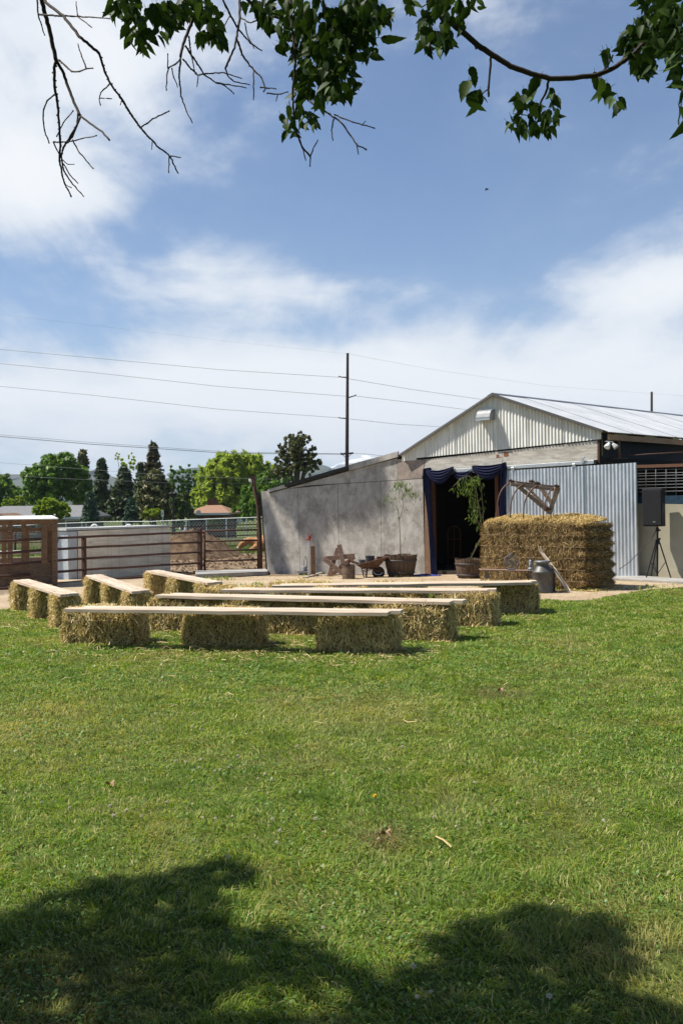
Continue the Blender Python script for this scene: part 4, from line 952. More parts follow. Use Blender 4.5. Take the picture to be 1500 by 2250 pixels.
c = wp(667, 1250, .07); t = thing('outlet_box', 'grey outlet box with a hanging cord on the wall left of the hydrant', 'outlet box', c); mb = MB(); mb.box(c, (.11, .07, .13), Matrix.Rotation(-A, 3, 'Z')); mb.build('box', simple('grey box', (.33, .33, .33), .5), t, bevel=.008)
mb = MB(); mb.box(c+WN*.038, (.07, .01, .09), Matrix.Rotation(-A, 3, 'Z')); mb.build('cover', M_steel, t)
mb = MB(); mb.tube([wp(668, 1244, .04), wp(668, 1230, .05), wp(671, 1222, .05), wp(674, 1230, .06), wp(675, 1248, .08)], .006, 5); mb.build('cord', M_black, t)
mb = MB(); c = gp(665, 1265); c.y += .25; mb.box(c+Vector((0, 0, .075)), (.30, .22, .035)); mb.box(c+Vector((0, .02, .03)), (.2, .16, .06)); tag(mb.build('stone_slab', M_conc, None, bevel=.006), 'flat stone slab on blocks under the outlet box', 'slab')
c = gp(856, 1262); c.y += .3; t = thing('pump', 'grey electric pump on pale boards between the wheelbarrow and the barrel', 'pump', c); q = P_at(c.y)
mb = MB(); mb.tube([q(842, 1243), q(858, 1243)], .065, 14); mb.build('motor', simple('grey motor', (.36, .36, .35), .5), t, smooth=True)
mb = MB(); mb.tube([q(858, 1244), q(861, 1244)], .045, 12); mb.box(q(849, 1237), (.09, .09, .05)); mb.tube([q(860, 1244)+Vector((0, -.05, 0)), q(860, 1251)+Vector((0, -.05, 0))], .02, 8); mb.build('pump_head', simple('black iron', (.05, .05, .05), .6), t)
mb = MB()
for k in range(3): mb.box(c+Vector((-.02+.02*k, .0, .02+.045*k)), (.42-.03*k, .26, .035), Matrix.Rotation(.1*k, 3, 'Z'))
mb.build('support_boards', M_greyw, t)
# ---- garden bench in front of the big bale
bz = gp(1110, 1299); dB = bz.y+.05; q = P_at(dB); t = thing('iron_bench', 'low bench with thin plank top and curved iron legs by the straw bale', 'bench', bz)
mb = MB(); a = q(1054, 1251.5); b = q(1177, 1254.5); mb.bar(a+Vector((0, .0, 0)), b, .30, .02); mb.build('bench_top', M_oldw, t, bevel=.003)
M_iron = simple('old iron', (.20, .17, .14), .7, .2, var=.4)
for px, sg in ((1067, 1), (1163, -1)):
    for dy in (-.12, .12):
        mb = MB(); v = Vector((0, dy, 0)); g0 = q(px, 1253)+v
        pts = [g0, g0+Vector((.02*sg, 0, -.12)), g0+Vector((-.03*sg, 0, -.22)), Vector((g0.x+.03*sg, g0.y, float(gz(0, 0))))]; pts[-1].z = bz.z
        mb.tube(pts, [.012, .02, .014, .018], 6); mb.tube([g0+Vector((.06*sg, 0, -.01)), g0+Vector((.03*sg, 0, -.14)), g0+Vector((-.01*sg, 0, -.2))], .009, 5); mb.build('leg', M_iron, t)
for a, b in (((1085, 1281), (1105, 1259)), ((1105, 1259), (1143, 1280))):
    pass
mb = MB(); mb.tube([q(1085, 1283), q(1092, 1270), q(1103, 1261), q(1114, 1258.5), q(1126, 1262), q(1138, 1272), q(1146, 1283)], .006, 5); mb.build('arch_brace', simple('pale wire', (.42, .38, .28), .7), t)
# ornament wheel and lantern on the bench
c = q(1122, 1252); t = thing('wire_ornament', 'round grey metal openwork ornament standing on the bench', 'ornament', c); cc = q(1122, 1236)
for r in (.145*.9, .09, .045):
    mb = MB(); mb.tube([cc+Vector((math.cos(a)*r, 0, math.sin(a)*r)) for a in np.linspace(0, 2*math.pi, 25)], .008 if r > .1 else .006, 6, False); mb.build('ring', M_zinc, t)
for k in range(4):
    a = k*math.pi/4+.2; mb = MB(); mb.tube([cc+Vector((math.cos(a)*.13, 0, math.sin(a)*.13)), cc-Vector((math.cos(a)*.13, 0, math.sin(a)*.13))], .006, 5); mb.build('spoke', M_zinc, t)
mb = MB(); mb.box(c+Vector((0, 0, .012)), (.12, .10, .022)); mb.tube([cc+Vector((0, 0, .13)), cc+Vector((0, 0, .165))], .022, 8); mb.build('foot', M_zinc, t)
c = q(1165.5, 1253); t = thing('lantern', 'small grey oil lantern on the right end of the bench', 'lantern', c)
mb = MB(); mb.lathe(c, [(0, 0), (.055, 0), (.058, .02), (.05, .045), (.03, .055), (0, .055)], 16); mb.build('oil_base', M_zinc, t, smooth=True)
mb = MB(); mb.lathe(c, [(.028, .055), (.042, .09), (.036, .13), (.024, .15)], 14); mb.build('globe', simple('dusty glass', (.25, .26, .25), .2, spec=.6), t, smooth=True)
mb = MB(); mb.lathe(c, [(.03, .15), (.034, .16), (.02, .18), (.02, .2), (0, .2)], 12)
for sx_ in (-1, 1): mb.tube([c+Vector((sx_*.05, 0, .03)), c+Vector((sx_*.055, 0, .12)), c+Vector((sx_*.02, 0, .19))], .004, 5)
mb.build('frame', M_zinc, t)
# milk can
c = gp(1193, 1303); c.y += .05; c.z = float(gz(c.x, c.y)); hh = at(1189, 1232, c.y).z-c.z; t = thing('milk_can', 'grey metal milk can beside the bench, in front of the straw bale', 'milk can', c); k = hh/.66; R0 = .172
mb = MB(); mb.lathe(c, [(0, 0), (R0, 0), (R0+.006, .02), (R0, .04), (R0, .42*k), (R0+.005, .425*k), (R0-.004, .44*k), (R0*.72, .53*k), (R0*.60, .56*k), (R0*.60, .60*k), (R0*.72, .625*k), (R0*.74, .63*k)], 28); mb.build('can_body', simple('old can metal', (.13, .125, .12), .5, .5, var=.45, scale=9), t, smooth=True)
mb = MB(); mb.lathe(c, [(R0*.76, .62*k), (R0*.80, .635*k), (R0*.80, .655*k), (R0*.5, .665*k), (0, .65*k)], 24); mb.build('lid', M_zinc, t, smooth=True)
for sg in (-1, 1):
    mb = MB(); mb.tube([c+Vector((sg*R0*.62, -.02, .57*k)), c+Vector((sg*R0*1.0, -.03, .55*k)), c+Vector((sg*R0*1.0, -.03, .46*k))], .008, 6); mb.build('handle', M_zinc, t)
c2 = gp(1212, 1303); c2.y += .3; mb = MB(); mb.lathe(c2, [(0, 0), (.12, 0), (.12, .38), (.10, .42), (.06, .45), (0, .45)], 20); tag(mb.build('metal_can', simple('dark can', (.09, .07, .06), .6, .3), None, smooth=True), 'dark brown metal can behind the milk can, against the straw bale', 'can')
# pair of old skis leaning on the bale
a0 = gp(1254, 1303); a1 = gp(1246, 1301); q = P_at(a0.y+.42)
for (ft, tp, lb, of) in ((a0, (1181, 1202), 'weathered wooden ski leaning on the straw bale, front one of the pair', 0), (a1, (1176, 1199), 'weathered wooden ski leaning on the straw bale, behind the other', .05)):
    T = at(tp[0], tp[1], a0.y+.40+of); mb = MB(); d = T-ft; n = 14; vs = []; W2 = .015; sd = Vector((.35, -.9, .25)).normalized(); wv = d.normalized().cross(sd).normalized()
    for i in range(n+1):
        t_ = i/n; w_ = W2*(1 if t_ < .88 else max(.1, 1-(t_-.88)/.12)); cup = sd*(.07*max(0, (t_-.85)/.15)**2)+sd*(.02*math.sin(math.pi*t_)); c = ft+d*t_+cup
        for ww, hh_ in ((-1, 0), (1, 0), (1, 1), (-1, 1)): vs.append(c+wv*w_*ww+sd*(.014*hh_))
    fs = [(3, 2, 1, 0), tuple(n*4+z for z in range(4))]+[(i*4+z, i*4+(z+1) % 4, (i+1)*4+(z+1) % 4, (i+1)*4+z) for i in range(n) for z in range(4)]
    mb.add(vs, fs); tag(mb.build('wooden_ski', woodmat('ski wood', (.50, .38, .26), (.78, .65, .48), 2, 10), None), lb, 'ski', 'old skis leaning on the straw bale')
# ---- hay grapple fork on the big bale
BI = BIG.inverted()
def onbale(px, py):
    """point on the top of the big bale seen at px, py"""
    u, v = ray(px, py); best = None
    for d in np.linspace(16, 21, 400):
        p = BI @ Vector((u*d, d, EYE+v*d)); zt_ = Hb+.10*(.5+p.y/Wb)+.02*math.sin(p.x*5)
        if abs(p.x) < Lb/2 and abs(p.y) < Wb/2 and p.z < zt_: return Vector((u*d, d, EYE+v*d))
    return at(px, py, BC.y-.2)
dG = BC.y-.12; q = P_at(dG); fk = thing('hay_fork', 'old hay grapple with timber frame and four curved rusty tines on the straw bale', 'hay fork', at(1180, 1135, dG))
def tine(top, mid, foot, dy0, dy1):
    a = at(top[0], top[1], dG+dy0); c = at(foot[0], foot[1]+3, dG+dy1); pts = []
    n = 12; m1 = at(mid[0], mid[1], dG+(dy0+dy1)/2); ctrl = m1*2-(a+c)*.5
    for i in range(n+1): t_ = i/n; pts.append(a*(1-t_)**2+ctrl*2*t_*(1-t_)+c*t_*t_)
    mb = MB(); mb.tube(pts, [.016*(1-.35*i/n) for i in range(n+1)], 7); mb.build('tine', simple('tine rust', (.13, .07, .05), .55, .3), fk, smooth=True)
tine((1122, 1061), (1098, 1084), (1091, 1132), -.05, -.15)
tine((1152, 1063), (1127, 1088), (1120.5, 1134), -.18, -.28)
tine((1181, 1067), (1156, 1092), (1149.5, 1136), -.18, -.30)
tine((1215, 1073), (1199, 1096), (1192, 1141), -.20, -.38)
def bm(a, b, da, db, w=.07, h=.09, nm='beam'):
    mb = MB(); mb.bar(at(a[0], a[1], dG+da), at(b[0], b[1], dG+db), w, h); mb.build(nm, M_oldw2, fk, bevel=.004)
M_oldw2 = woodmat('grapple timber', (.17, .12, .09), (.36, .27, .21), 0, 12)
bm((1120, 1058), (1216, 1070), .18, .16, .06, .05); bm((1120, 1064), (1216, 1075), -.12, -.14, .06, .06)
bm((1130, 1062), (1208, 1127), .02, .02, .06, .07); bm((1150, 1063), (1206, 1120), .14, .05, .05, .05); bm((1185, 1068), (1212, 1108), .10, .05, .05, .07)
bm((1224, 1068), (1206, 1130), -.02, .0, .06, .08); bm((1228, 1072), (1211, 1118), .06, .04, .04, .04)
for (x, y, dd_) in ((1167, 1058, 0), (1180, 1062, 0), (1203, 1118, 0), (1222, 1068, -.05), (1122, 1057, 0)):
    mb = MB(); c = at(x, y, dG+dd_-.03); mb.box(c, (.10, .07, .035), Matrix.Rotation(.12, 3, 'Y')); mb.tube([c+Vector((0, -.02, -.03)), c+Vector((0, -.02, .035))], .012, 6); mb.build('iron_fitting', M_rust2, fk)
# ================================================================== CORRAL
fa = gp(186, 1277); fb = gp(440, 1260); fd = Vector((fb.x-fa.x, fb.y-fa.y, 0)).normalized(); fn_ = Vector((fd.y, -fd.x, 0))
def fp(px, py, off=0.0):
    """point on the near pipe fence"""
    u, v = ray(px, py); P = fa+fn_*off; d0 = Vector((u, 1, v)); o = Vector((0, 0, EYE)); t = (P-o).dot(fn_)/d0.dot(fn_); return o+d0*t
FPIPE = thing('pipe_fence', 'rust brown pipe rail fence running from the gate to the left edge', 'fence', fa)
def rail(pts, r=.026, nm='rail', par=None, m=None):
    mb = MB(); mb.tube(pts, r, 8); return mb.build(nm, m or M_rust, par or FPIPE, smooth=True)
def xy(tab, x): return np.interp(x, [p[0] for p in tab], [p[1] for p in tab])
RL = [[(-60, 1193), (0, 1189.5), (128, 1182), (186, 1179.5), (436, 1169)], [(-60, 1219), (0, 1215.5), (180, 1203), (436, 1191)], [(-60, 1246), (0, 1242), (182, 1227), (436, 1213)],
      [(-60, 1272), (0, 1267), (180, 1252), (436, 1237)], [(-60, 1299), (0, 1294), (180, 1277), (436, 1260)]]
for tab in RL:
    for x0, x1 in ((-60, 186), (186, 438)):
        rail([fp(x, xy(tab, x)+.4*math.sin(x*.05)) for x in np.linspace(x0, x1, 7)], .027)
for px, y0, y1, w in ((186, 1180, 1280, .055), (440, 1161, 1262, .07), (-70, 1190, 1306, .055)):
    c = fp(px, y1); mb = MB(); zt_ = fp(px, y0).z; mb.box((c.x, c.y, (c.z-.05+zt_)/2), (w*1.5, w*1.5, zt_-c.z+.05), Matrix.Rotation(math.atan2(fd.y, fd.x), 3, 'Z')); mb.build('post', M_rust, FPIPE, bevel=.008)
ga, gb = gp(450, 1259), gp(572, 1255); gd = Vector((gb.x-ga.x, gb.y-ga.y, 0)).normalized(); gn = Vector((gd.y, -gd.x, 0))
def gq(px, py):
    u, v = ray(px, py); d0 = Vector((u, 1, v)); o = Vector((0, 0, EYE)); t = (ga-o).dot(gn)/d0.dot(gn); return o+d0*t
gate = thing('pipe_gate', 'rusty tubular steel gate between the fence post and the plywood wall', 'gate', ga)
for (y0, y1) in ((1166.5, 1164), (1189.5, 1187), (1210.5, 1207.5), (1233, 1229.5), (1255, 1250.5)): rail([gq(449, y0), gq(567, y1)], .024, 'rail', gate)
for px, y0, y1 in ((449.5, 1165, 1259), (567, 1163, 1253)): rail([gq(px, y0), gq(px+.5, y1)], .03, 'upright', gate)
for y in (1170, 1242): rail([gq(441, y), gq(449, y)], .03, 'hinge', gate)
rail([gq(566, 1209), gq(575, 1207), gq(571, 1212)], .012, 'latch_chain', gate)
lp = thing('leaning_post', 'tall rusty pipe post leaning left at the plywood wall corner, white lamp on top', 'post', gp(573, 1257))
q = P_at(gp(573, 1257).y); rail([gp(573, 1257), q(571, 1170), q(567, 1110), q(560, 1075), q(556, 1049)], .052, 'pole', lp)
mb = MB(); c = q(554, 1049); mb.box(c, (.16, .12, .07), Matrix.Rotation(.15, 3, 'Y')); mb.build('cap', M_rust2, lp)
mb = MB(); c = q(551, 1053); mb.lathe(c, [(0, .04), (.04, .04), (.05, -.02), (.045, -.07), (0, -.09)], 12); mb.build('lamp', M_wpaint, lp, smooth=True)
# galvanised feed bunk / tank behind the fence
dT = fa.y+.62; A0 = gp(150, 1271); A0.y += .5; 
t0 = gp(149, 1274); t1 = gp(372, 1261); t1 = t1+Vector((0, .25, 0)); t0 = t0+Vector((0, .45, 0)); td = Vector((t1.x-t0.x, t1.y-t0.y, 0)).normalized(); tn = Vector((td.y, -td.x, 0))
def tq(px, py, off=0):
    u, v = ray(px, py); d0 = Vector((u, 1, v)); o = Vector((0, 0, EYE)); P = t0+tn*off; t = (P-o).dot(tn)/d0.dot(tn); return o+d0*t
tank = thing('feed_tank', 'large whitish metal sided feed tank standing behind the pipe fence', 'tank', t0)
def f(g):
    p = g.obj(); n = g.noise(g.mapping(p, (.6, .6, 4)), 3, 6, .6); n2 = g.noise(p, 7, 5, .7); n3 = g.noise(g.mapping(p, (14, 14, .4)), 1, 3, .6)
    c = g.mix(g.sstep(n, .3, .7), (.62, .56, .43), (.84, .77, .62)); c = g.mix(g.m('MULTIPLY', g.sstep(n2, .58, .74), .7), c, (.20, .17, .13)); c = g.mix(g.m('MULTIPLY', g.sstep(n3, .5, .7), .3), c, (.38, .34, .27)); return bsdf(g, c, .6, 0, .3, n2, .15, .004)
M_tank = mat('stained white panel', f); M_tankg = simple('galvanised end', (.50, .56, .60), .4, .35, var=.2, scale=8)
mb = MB(); Fp = [tq(171, 1167), tq(374, 1158.5), tq(372, 1175), tq(375, 1190), tq(375, 1259), tq(171, 1275)]; mb.prism(Fp, -tn*1.1); mb.build('side_panel', M_tank, tank)
mb = MB(); L0 = tq(171, 1167); 
Lf = [tq(149, 1168, -.0), tq(171, 1167.5, .004), tq(171, 1275, .004), tq(151, 1276, 0)]
mb.prism([p+tn*.006 for p in Lf], -tn*1.0); mb.build('end_panel', M_tankg, tank)
mb = MB(); mb.bar(tq(171, 1168, .012), tq(171, 1275, .012), .012, .012); mb.build('seam_bolt', M_rust2, tank)
mb = MB(); 
for y in (1201, 1228): mb.bar(tq(172, y+2, .002), tq(374, y-6, .002), .006, .012)
mb.build('seam', simple('panel seam', (.38, .37, .33), .6), tank)
mb = MB(); a = tq(146, 1166, .02); b = tq(375, 1158, .02); mb.prism([a, b, b-tn*1.15, a-tn*1.15], (0, 0, .05)); mb.build('lid', simple('tank lid', (.55, .56, .53), .5, .2), tank)
for px in (208, 283):
    c = tq(px, 1160, -.5); mb = MB(); mb.tube([c+Vector((math.cos(a)*.085, 0, math.sin(a)*.085)) for a in np.linspace(-.3, math.pi+.3, 12)], .022, 7); mb.build('hose_loop', M_wpaint, tank, smooth=True)
# wooden hay feeder with pale sheet roof
FD = fa.y+.30; f0 = gp(0, 1296); f0.y += .35; fe = gp(125, 1290); fe.y += .25; ed = Vector((fe.x-f0.x, fe.y-f0.y, 0)).normalized(); en = Vector((ed.y, -ed.x, 0))
def fq(px, py, off=0):
    u, v = ray(px, py); d0 = Vector((u, 1, v)); o = Vector((0, 0, EYE)); P = fe+en*off; t = (P-o).dot(en)/d0.dot(en); return o+d0*t
fd_ = thing('hay_feeder', 'brown wooden hay feeder with plank sides and pale sheet roof at left edge', 'feeder', fe)
mb = MB(); a, b = fq(-60, 1143.5, .12), fq(129, 1141, .12); mb.prism([a, b, b-en*1.6+Vector((0, 0, .05)), a-en*1.6+Vector((0, 0, .05))], (0, 0, .02)); mb.build('roof_sheet', M_wpaint, fd_)
mb = MB(); mb.bar(fq(-60, 1149), fq(127, 1146), .06, .11); mb.build('roof_beam', M_brownw, fd_)
for px, w, off in ((23, .085, .0), (53, .085, 0), (-20, .085, 0), (99, .12, .0), (121, .10, .02)):
    mb = MB(); a = fq(px, 1151, off); b = fq(px, 1238 if px not in (121,) else 1283, off); mb.bar(a, b, w, .07, up=(0, 1, 0)); mb.build('post', M_brownw, fd_, bevel=.004)
mb = MB(); mb.bar(fq(111, 1166, -.05), fq(111, 1232, -.05), .14, .03, up=(0, 1, 0)); mb.build('plank', M_brownw, fd_)
for y0, y1 in ((1167, 1163),): mb = MB(); mb.bar(fq(-60, y0+1, -.06), fq(93, y1, -.06), .03, .075); mb.build('cross_rail', M_brownw, fd_)
for k in range(2):
    y0 = 1239+k*30; mb = MB(); mb.prism([fq(-60, y0+1, 0), fq(126, y0-3, 0), fq(126, y0+24, 0), fq(-60, y0+30.5, 0)], -en*.04); mb.build('side_board', woodmat('feeder board', (.09, .06, .04), (.20, .135, .09), 0, 9), fd_)
mb = MB(); 
for off in (-1.4,): 
    for px in (10, 60, 110): mb.bar(fq(px, 1155, off), fq(px, 1270, off), .08, .08, up=(0, 1, 0))
mb.build('rear_posts', M_brownw, fd_)
mb = MB(); mb.prism([fq(-60, 1246, -1.4), fq(118, 1238, -1.4), fq(118, 1270, -1.4), fq(-60, 1280, -1.4)], -en*.04); mb.build('rear_board', M_brownw, fd_)
tw = [fp(122, 1179, .03), fp(127, 1184, .05), fp(126, 1192, .04), fp(124, 1198, .04)]; mb = MB(); mb.tube(tw, [.022, .03, .022, .008], 6); mb.tube([fp(118, 1178, .04), fp(125, 1183, .05)], .018, 6); tag(mb.build('baling_twine', simple('blue twine', (.03, .16, .27), .7), None), 'knot of blue twine tied to the fence rail by the feeder', 'twine')
# dark trough between feeder and tank
c = gp(139, 1272); c.y += .55; mb = MB(); mb.box(c+Vector((0, 0, .05)), (.42, .3, .12)); tag(mb.build('rubber_tub', M_black, None, bevel=.02), 'black rubber tub on the dirt between the feeder and the tank', 'tub')
# white pipes lying beyond the feeder
for a, b, r, lb in ((gp(-30, 1236), gp(152, 1229), .075, 'grey white pipe lying in the corral behind the feeder'), ):
    a.z += .30; b.z += .30; mb = MB(); mb.tube([a, b], r, 12, False); mb.tube([a, b], r*.85, 12, False); tag(mb.build('irrigation_pipe', simple('dull white pipe', (.60, .58, .55), .5, .1), None, smooth=True), lb, 'pipe')
mb = MB(); a = gp(-30, 1240); b = gp(152, 1234); mb.bar(a+Vector((0, 0, .1)), b+Vector((0, 0, .1)), .12, .16); tag(mb.build('timber_sleeper', M_oldw, None), 'old timber lying under the white pipe behind the feeder', 'timber')
# manure mound
def f(g):
    p = g.pos(); n2 = g.noise(p, 4, 9, .8); n3 = g.noise(p, 22, 5, .7); c = g.mix(g.sstep(n2, .40, .62), (.085, .055, .034), (.23, .155, .095)); c = g.mix(g.m('MULTIPLY', g.sstep(n3, .58, .75), .5), c, (.33, .25, .16)); return bsdf(g, c, .95, 0, .1, g.m('ADD', n2, n3), 1, .08)
M_mound = mat('manure', f)
mc = gp(432, 1222); s_ = mc.y/F
def fn(u, v):
    x = (u-.5)*2; y = (v-.5)*2; X_ = mc.x+x*105*s_; Y_ = mc.y+y*2.4; r2 = x*x+y*y
    h = .85*max(0, 1-r2)**1.2*(1-.35*math.tanh((x-.0)*1.6))+.20*max(0, 1-r2)*(noise.noise(Vector((X_*1.2, Y_*1.2, 3)))+.7*noise.noise(Vector((X_*4, Y_*4, 1))))
    return Vector((X_, Y_, float(gz(X_, Y_))+max(h, -.02)))
mb = MB(); mb.grid(fn, 90, 50); tag(mb.build('manure_mound', M_mound, None, smooth=True), 'heap of dark brown manure and dirt in the corral behind the fence', 'dirt mound')
# clods on the corral floor
n = 900; V = []; Fc = []
mb = MB()
for k in range(n):
    x = random.uniform(-8, -1.4); y = random.uniform(26, 36); r = random.uniform(.02, .07)*(1+(y-26)*.05); c = Vector((x, y, float(gz(x, y))+r*.3)); v = [c+Vector((random.uniform(.6, 1.1)*a*r, random.uniform(.6, 1.1)*b*r, random.uniform(.5, .8)*e*r)) for a, b, e in ((1, 0, 0), (-1, 0, 0), (0, 1, 0), (0, -1, 0), (0, 0, 1))]
    mb.add(v, [(0, 2, 4), (2, 1, 4), (1, 3, 4), (3, 0, 4)])
tag(mb.build('dirt_clods', M_mound, None), 'clods and lumps of dirt scattered over the corral floor', 'dirt clods', kind='stuff')
# cow lying down
def blob_mesh(name, chains, m, parent, vox=.035):
    mb = MB()
    for pts, r in chains: mb.tube(pts, r, 12)
    o = mb.build(name, m, parent); md = o.modifiers.new('r', 'REMESH'); md.mode = 'VOXEL'; md.voxel_size = vox; md.use_smooth_shade = True; sm = o.modifiers.new('s', 'SMOOTH'); sm.factor = .5; sm.iterations = 4; return o
M_cow = simple('ginger hide', (.42, .21, .09), .85, var=.3, scale=4); M_cream = simple('cream muzzle', (.62, .52, .40), .8)
def cow(label, c, s, flip=1):
    t = thing('cow', label, 'cow', c); X_ = lambda x, y, z: c+Vector((x*flip, y, z))*s
    blob_mesh('body', [([X_(-.55, 0, .30), X_(-.3, 0, .36), X_(.1, 0, .36), X_(.6, 0, .38), X_(.95, 0, .34)], [s*.16, s*.30, s*.36, s*.34, s*.20]),
        ([X_(-.45, 0, .40), X_(-.75, -.02, .48), X_(-.98, -.05, .40)], [s*.20, s*.15, s*.11]), ([X_(-.80, -.04, .48), X_(-1.0, -.08, .34), X_(-1.16, -.1, .20)], [s*.13, s*.13, s*.085]),
        ([X_(-.45, -.2, .22), X_(-.75, -.3, .10), X_(-.42, -.34, .07)], [s*.11, s*.07, s*.05]), ([X_(.55, -.25, .25), X_(.25, -.4, .12), X_(.62, -.44, .07)], [s*.17, s*.09, s*.05]),
        ([X_(.6, .25, .25), X_(.3, .36, .12)], [s*.15, s*.08]), ([X_(.98, 0, .42), X_(1.08, -.03, .2), X_(1.05, -.08, .05)], [s*.05, s*.035, s*.03])], M_cow, t)
    for sy in (-1, 1):
        mb = MB(); mb.tube([X_(-.90, -.04+sy*.10, .52), X_(-.88, -.04+sy*.24, .50)], [s*.05, s*.02], 8); mb.build('ear', M_cow, t, smooth=True)
        mb = MB(); mb.lathe(X_(-.98, -.08+sy*.115, .40), [(0, -.02), (.018*s, 0), (0, .02)], 8); mb.build('eye', M_black, t)
    mb = MB(); mb.tube([X_(-1.13, -.1, .21), X_(-1.21, -.1, .17)], [s*.077, s*.06], 10); mb.build('muzzle', M_cream, t, smooth=True)
    return t
c = gp(588, 1213); cow('ginger brown cow lying on the corral dirt at the right, by the gate', c, .95)
c = gp(2, 1232); cow('ginger brown cow lying behind the feeder at the left edge', c+Vector((-1.15, .6, 0)), .80, -1)
# farther pipe fence with its rails, at the far side of the corral
f2a, f2b = gp(-60, 1222), gp(575, 1204); f2 = thing('far_pipe_fence', 'thin rusty pipe fence along the far side of the corral', 'fence', f2a)
f2d = Vector((f2b.x-f2a.x, f2b.y-f2a.y, 0)).normalized(); f2n = Vector((f2d.y, -f2d.x, 0))
def pl(a, n_):
    def h(px, py):
        u, v = ray(px, py); d0 = Vector((u, 1, v)); o = Vector((0, 0, EYE)); t = (a-o).dot(n_)/d0.dot(n_); return o+d0*t
    return h
k2 = pl(f2a, f2n)
for y0, y1 in ((1175, 1151.5), (1196, 1175), (1217, 1197)): rail([k2(-60, y0), k2(575, y1)], .022, 'rail', f2)
for px in (34, 143, 260, 447, 566):
    yb = np.interp(px, [-60, 575], [1222, 1204]); yt = np.interp(px, [-60, 575], [1173, 1150]); rail([k2(px, yb), k2(px, yt)], .04, 'post', f2)
for px, y in ((144, 1170), (402, 1162.5)):
    c = k2(px, y); c.y -= .1; mb = MB(); mb.tube([c+Vector((math.cos(a)*.11, 0, -math.sin(a)*.10)) for a in np.linspace(-.6, math.pi+.6, 14)], .028, 8); tag(mb.build('white_hoop', M_wpaint, None, smooth=True), 'white plastic hoop hanging on the far pipe rail, %s' % ('above the manure heap' if px > 200 else 'just left of the tank'), 'hoop')
# ================================================================== BEYOND THE CORRAL
def gbase(px, d):
    p = at(px, YH, d); return Vector((p.x, d, float(gz(p.x, d))))
# wire mesh fence at the back of the pasture
c0, c1 = gbase(-40, 55), gbase(600, 50); cl_ = thing('chain_link_fence', 'grey chain link fence along the back of the pasture', 'fence', c0)
cdv = Vector((c1.x-c0.x, c1.y-c0.y, 0)).normalized(); k3 = pl(c0, Vector((cdv.y, -cdv.x, 0)))
mb = MB(); mb.tube([k3(-40, 1158), k3(60, 1154), k3(130, 1150.5), k3(230, 1146.5), k3(330, 1146), k3(420, 1142), k3(500, 1139), k3(600, 1135.5)], .025, 6); mb.build('top_rail', simple('galvanised rail', (.36, .38, .38), .5, .3), cl_)
for px in range(-30, 600, 44):
    yt = np.interp(px, [-40, 130, 330, 600], [1158, 1151, 1146, 1136]); a = k3(px, yt); mb = MB(); mb.tube([Vector((a.x, a.y, float(gz(a.x, a.y))-.1)), a], .03, 6); mb.build('post', M_steel, cl_)
def f(g):
    w = []
    for r in (.785, -.785):
        n = g.node('ShaderNodeTexWave'); n.bands_direction = 'X'; n.inputs['Scale'].default_value = 2.6; g.link(g.mapping(g.obj(), (1, 1, 1), (0, r, 0)), n.inputs['Vector']); w.append(g.m('GREATER_THAN', n.outputs['Fac'], .90))
    b = bsdf(g, (.15, .165, .165), .6, .1); t = g.node('ShaderNodeBsdfTransparent'); x = g.node('ShaderNodeMixShader'); g.link(g.m('MAXIMUM', w[0], w[1]), x.inputs[0]); g.link(t, x.inputs[1]); g.link(b, x.inputs[2]); return x
mb = MB(); ps = [(px, np.interp(px, [-40, 130, 330, 600], [1158, 1151, 1146, 1136])) for px in range(-40, 601, 40)]
vs = []
for px, yt in ps: a = k3(px, yt); vs += [a, Vector((a.x, a.y, float(gz(a.x, a.y))))]
mb.add(vs, [(2*i, 2*i+2, 2*i+3, 2*i+1) for i in range(len(ps)-1)]); mb.build('wire_mesh', mat('chain link', f), cl_)
# pale weeds and tall grass in the pasture
n = 26000; y = 37+17*RNG.random(n); x = -22+24*RNG.random(n); h = .10+.16*RNG.random(n)+(y > 47)*.16*RNG.random(n); z = gz(x, y); w = .012+.012*RNG.random(n); a = RNG.random(n)*6.28
V = np.empty((n, 3, 3)); V[:, 0] = np.stack([x-np.cos(a)*w, y-np.sin(a)*w, z], -1); V[:, 1] = np.stack([x+np.cos(a)*w, y+np.sin(a)*w, z], -1); V[:, 2] = np.stack([x+RNG.normal(0, .06, n), y+RNG.normal(0, .06, n), z+h], -1)
def f(g):
    s = g.node('ShaderNodeSeparateXYZ'); g.link(g.pos(), s.inputs[0]); r = island(g); nn = g.noise(g.pos(), .5, 3, .6)
    c = g.ramp(r, [(0, (.075, .15, .03)), (.6, (.15, .22, .05)), (1, (.26, .27, .10))]); k = g.sstep(g.m('ADD', s.outputs[1], g.m('MULTIPLY', nn, 6)), 46, 51); c = g.mix(k, c, (.33, .30, .17)); b = bsdf(g, c, .7, 0, .2); t = g.node('ShaderNodeBsdfTranslucent'); g.put(t.inputs[0], c)
    xx = g.node('ShaderNodeMixShader'); xx.inputs[0].default_value = .3; g.link(b, xx.inputs[1]); g.link(t, xx.inputs[2]); return xx
tag(link('pasture_grass', npmesh('pasture_grass', V.reshape(-1, 3), np.arange(3*n).reshape(-1, 3), mat('pasture grass', f))), 'tall green and dry grass in the pasture beyond the corral', 'grass', kind='stuff')
# white pipe at the pasture edge
mb = MB(); mb.tube([gp(520, 1180), gp(575, 1177)+Vector((1, 0, 0))], .07, 8); tag(mb.build('white_pipe', M_wpaint, None), 'white pipe lying in the pasture grass left of the barn corner', 'pipe')
# road behind
quadsheet('road', np.arange(-80, 20.1, 4), np.arange(66, 73, 1.), .02, None, simple('asphalt', (.07, .07, .07), .9))
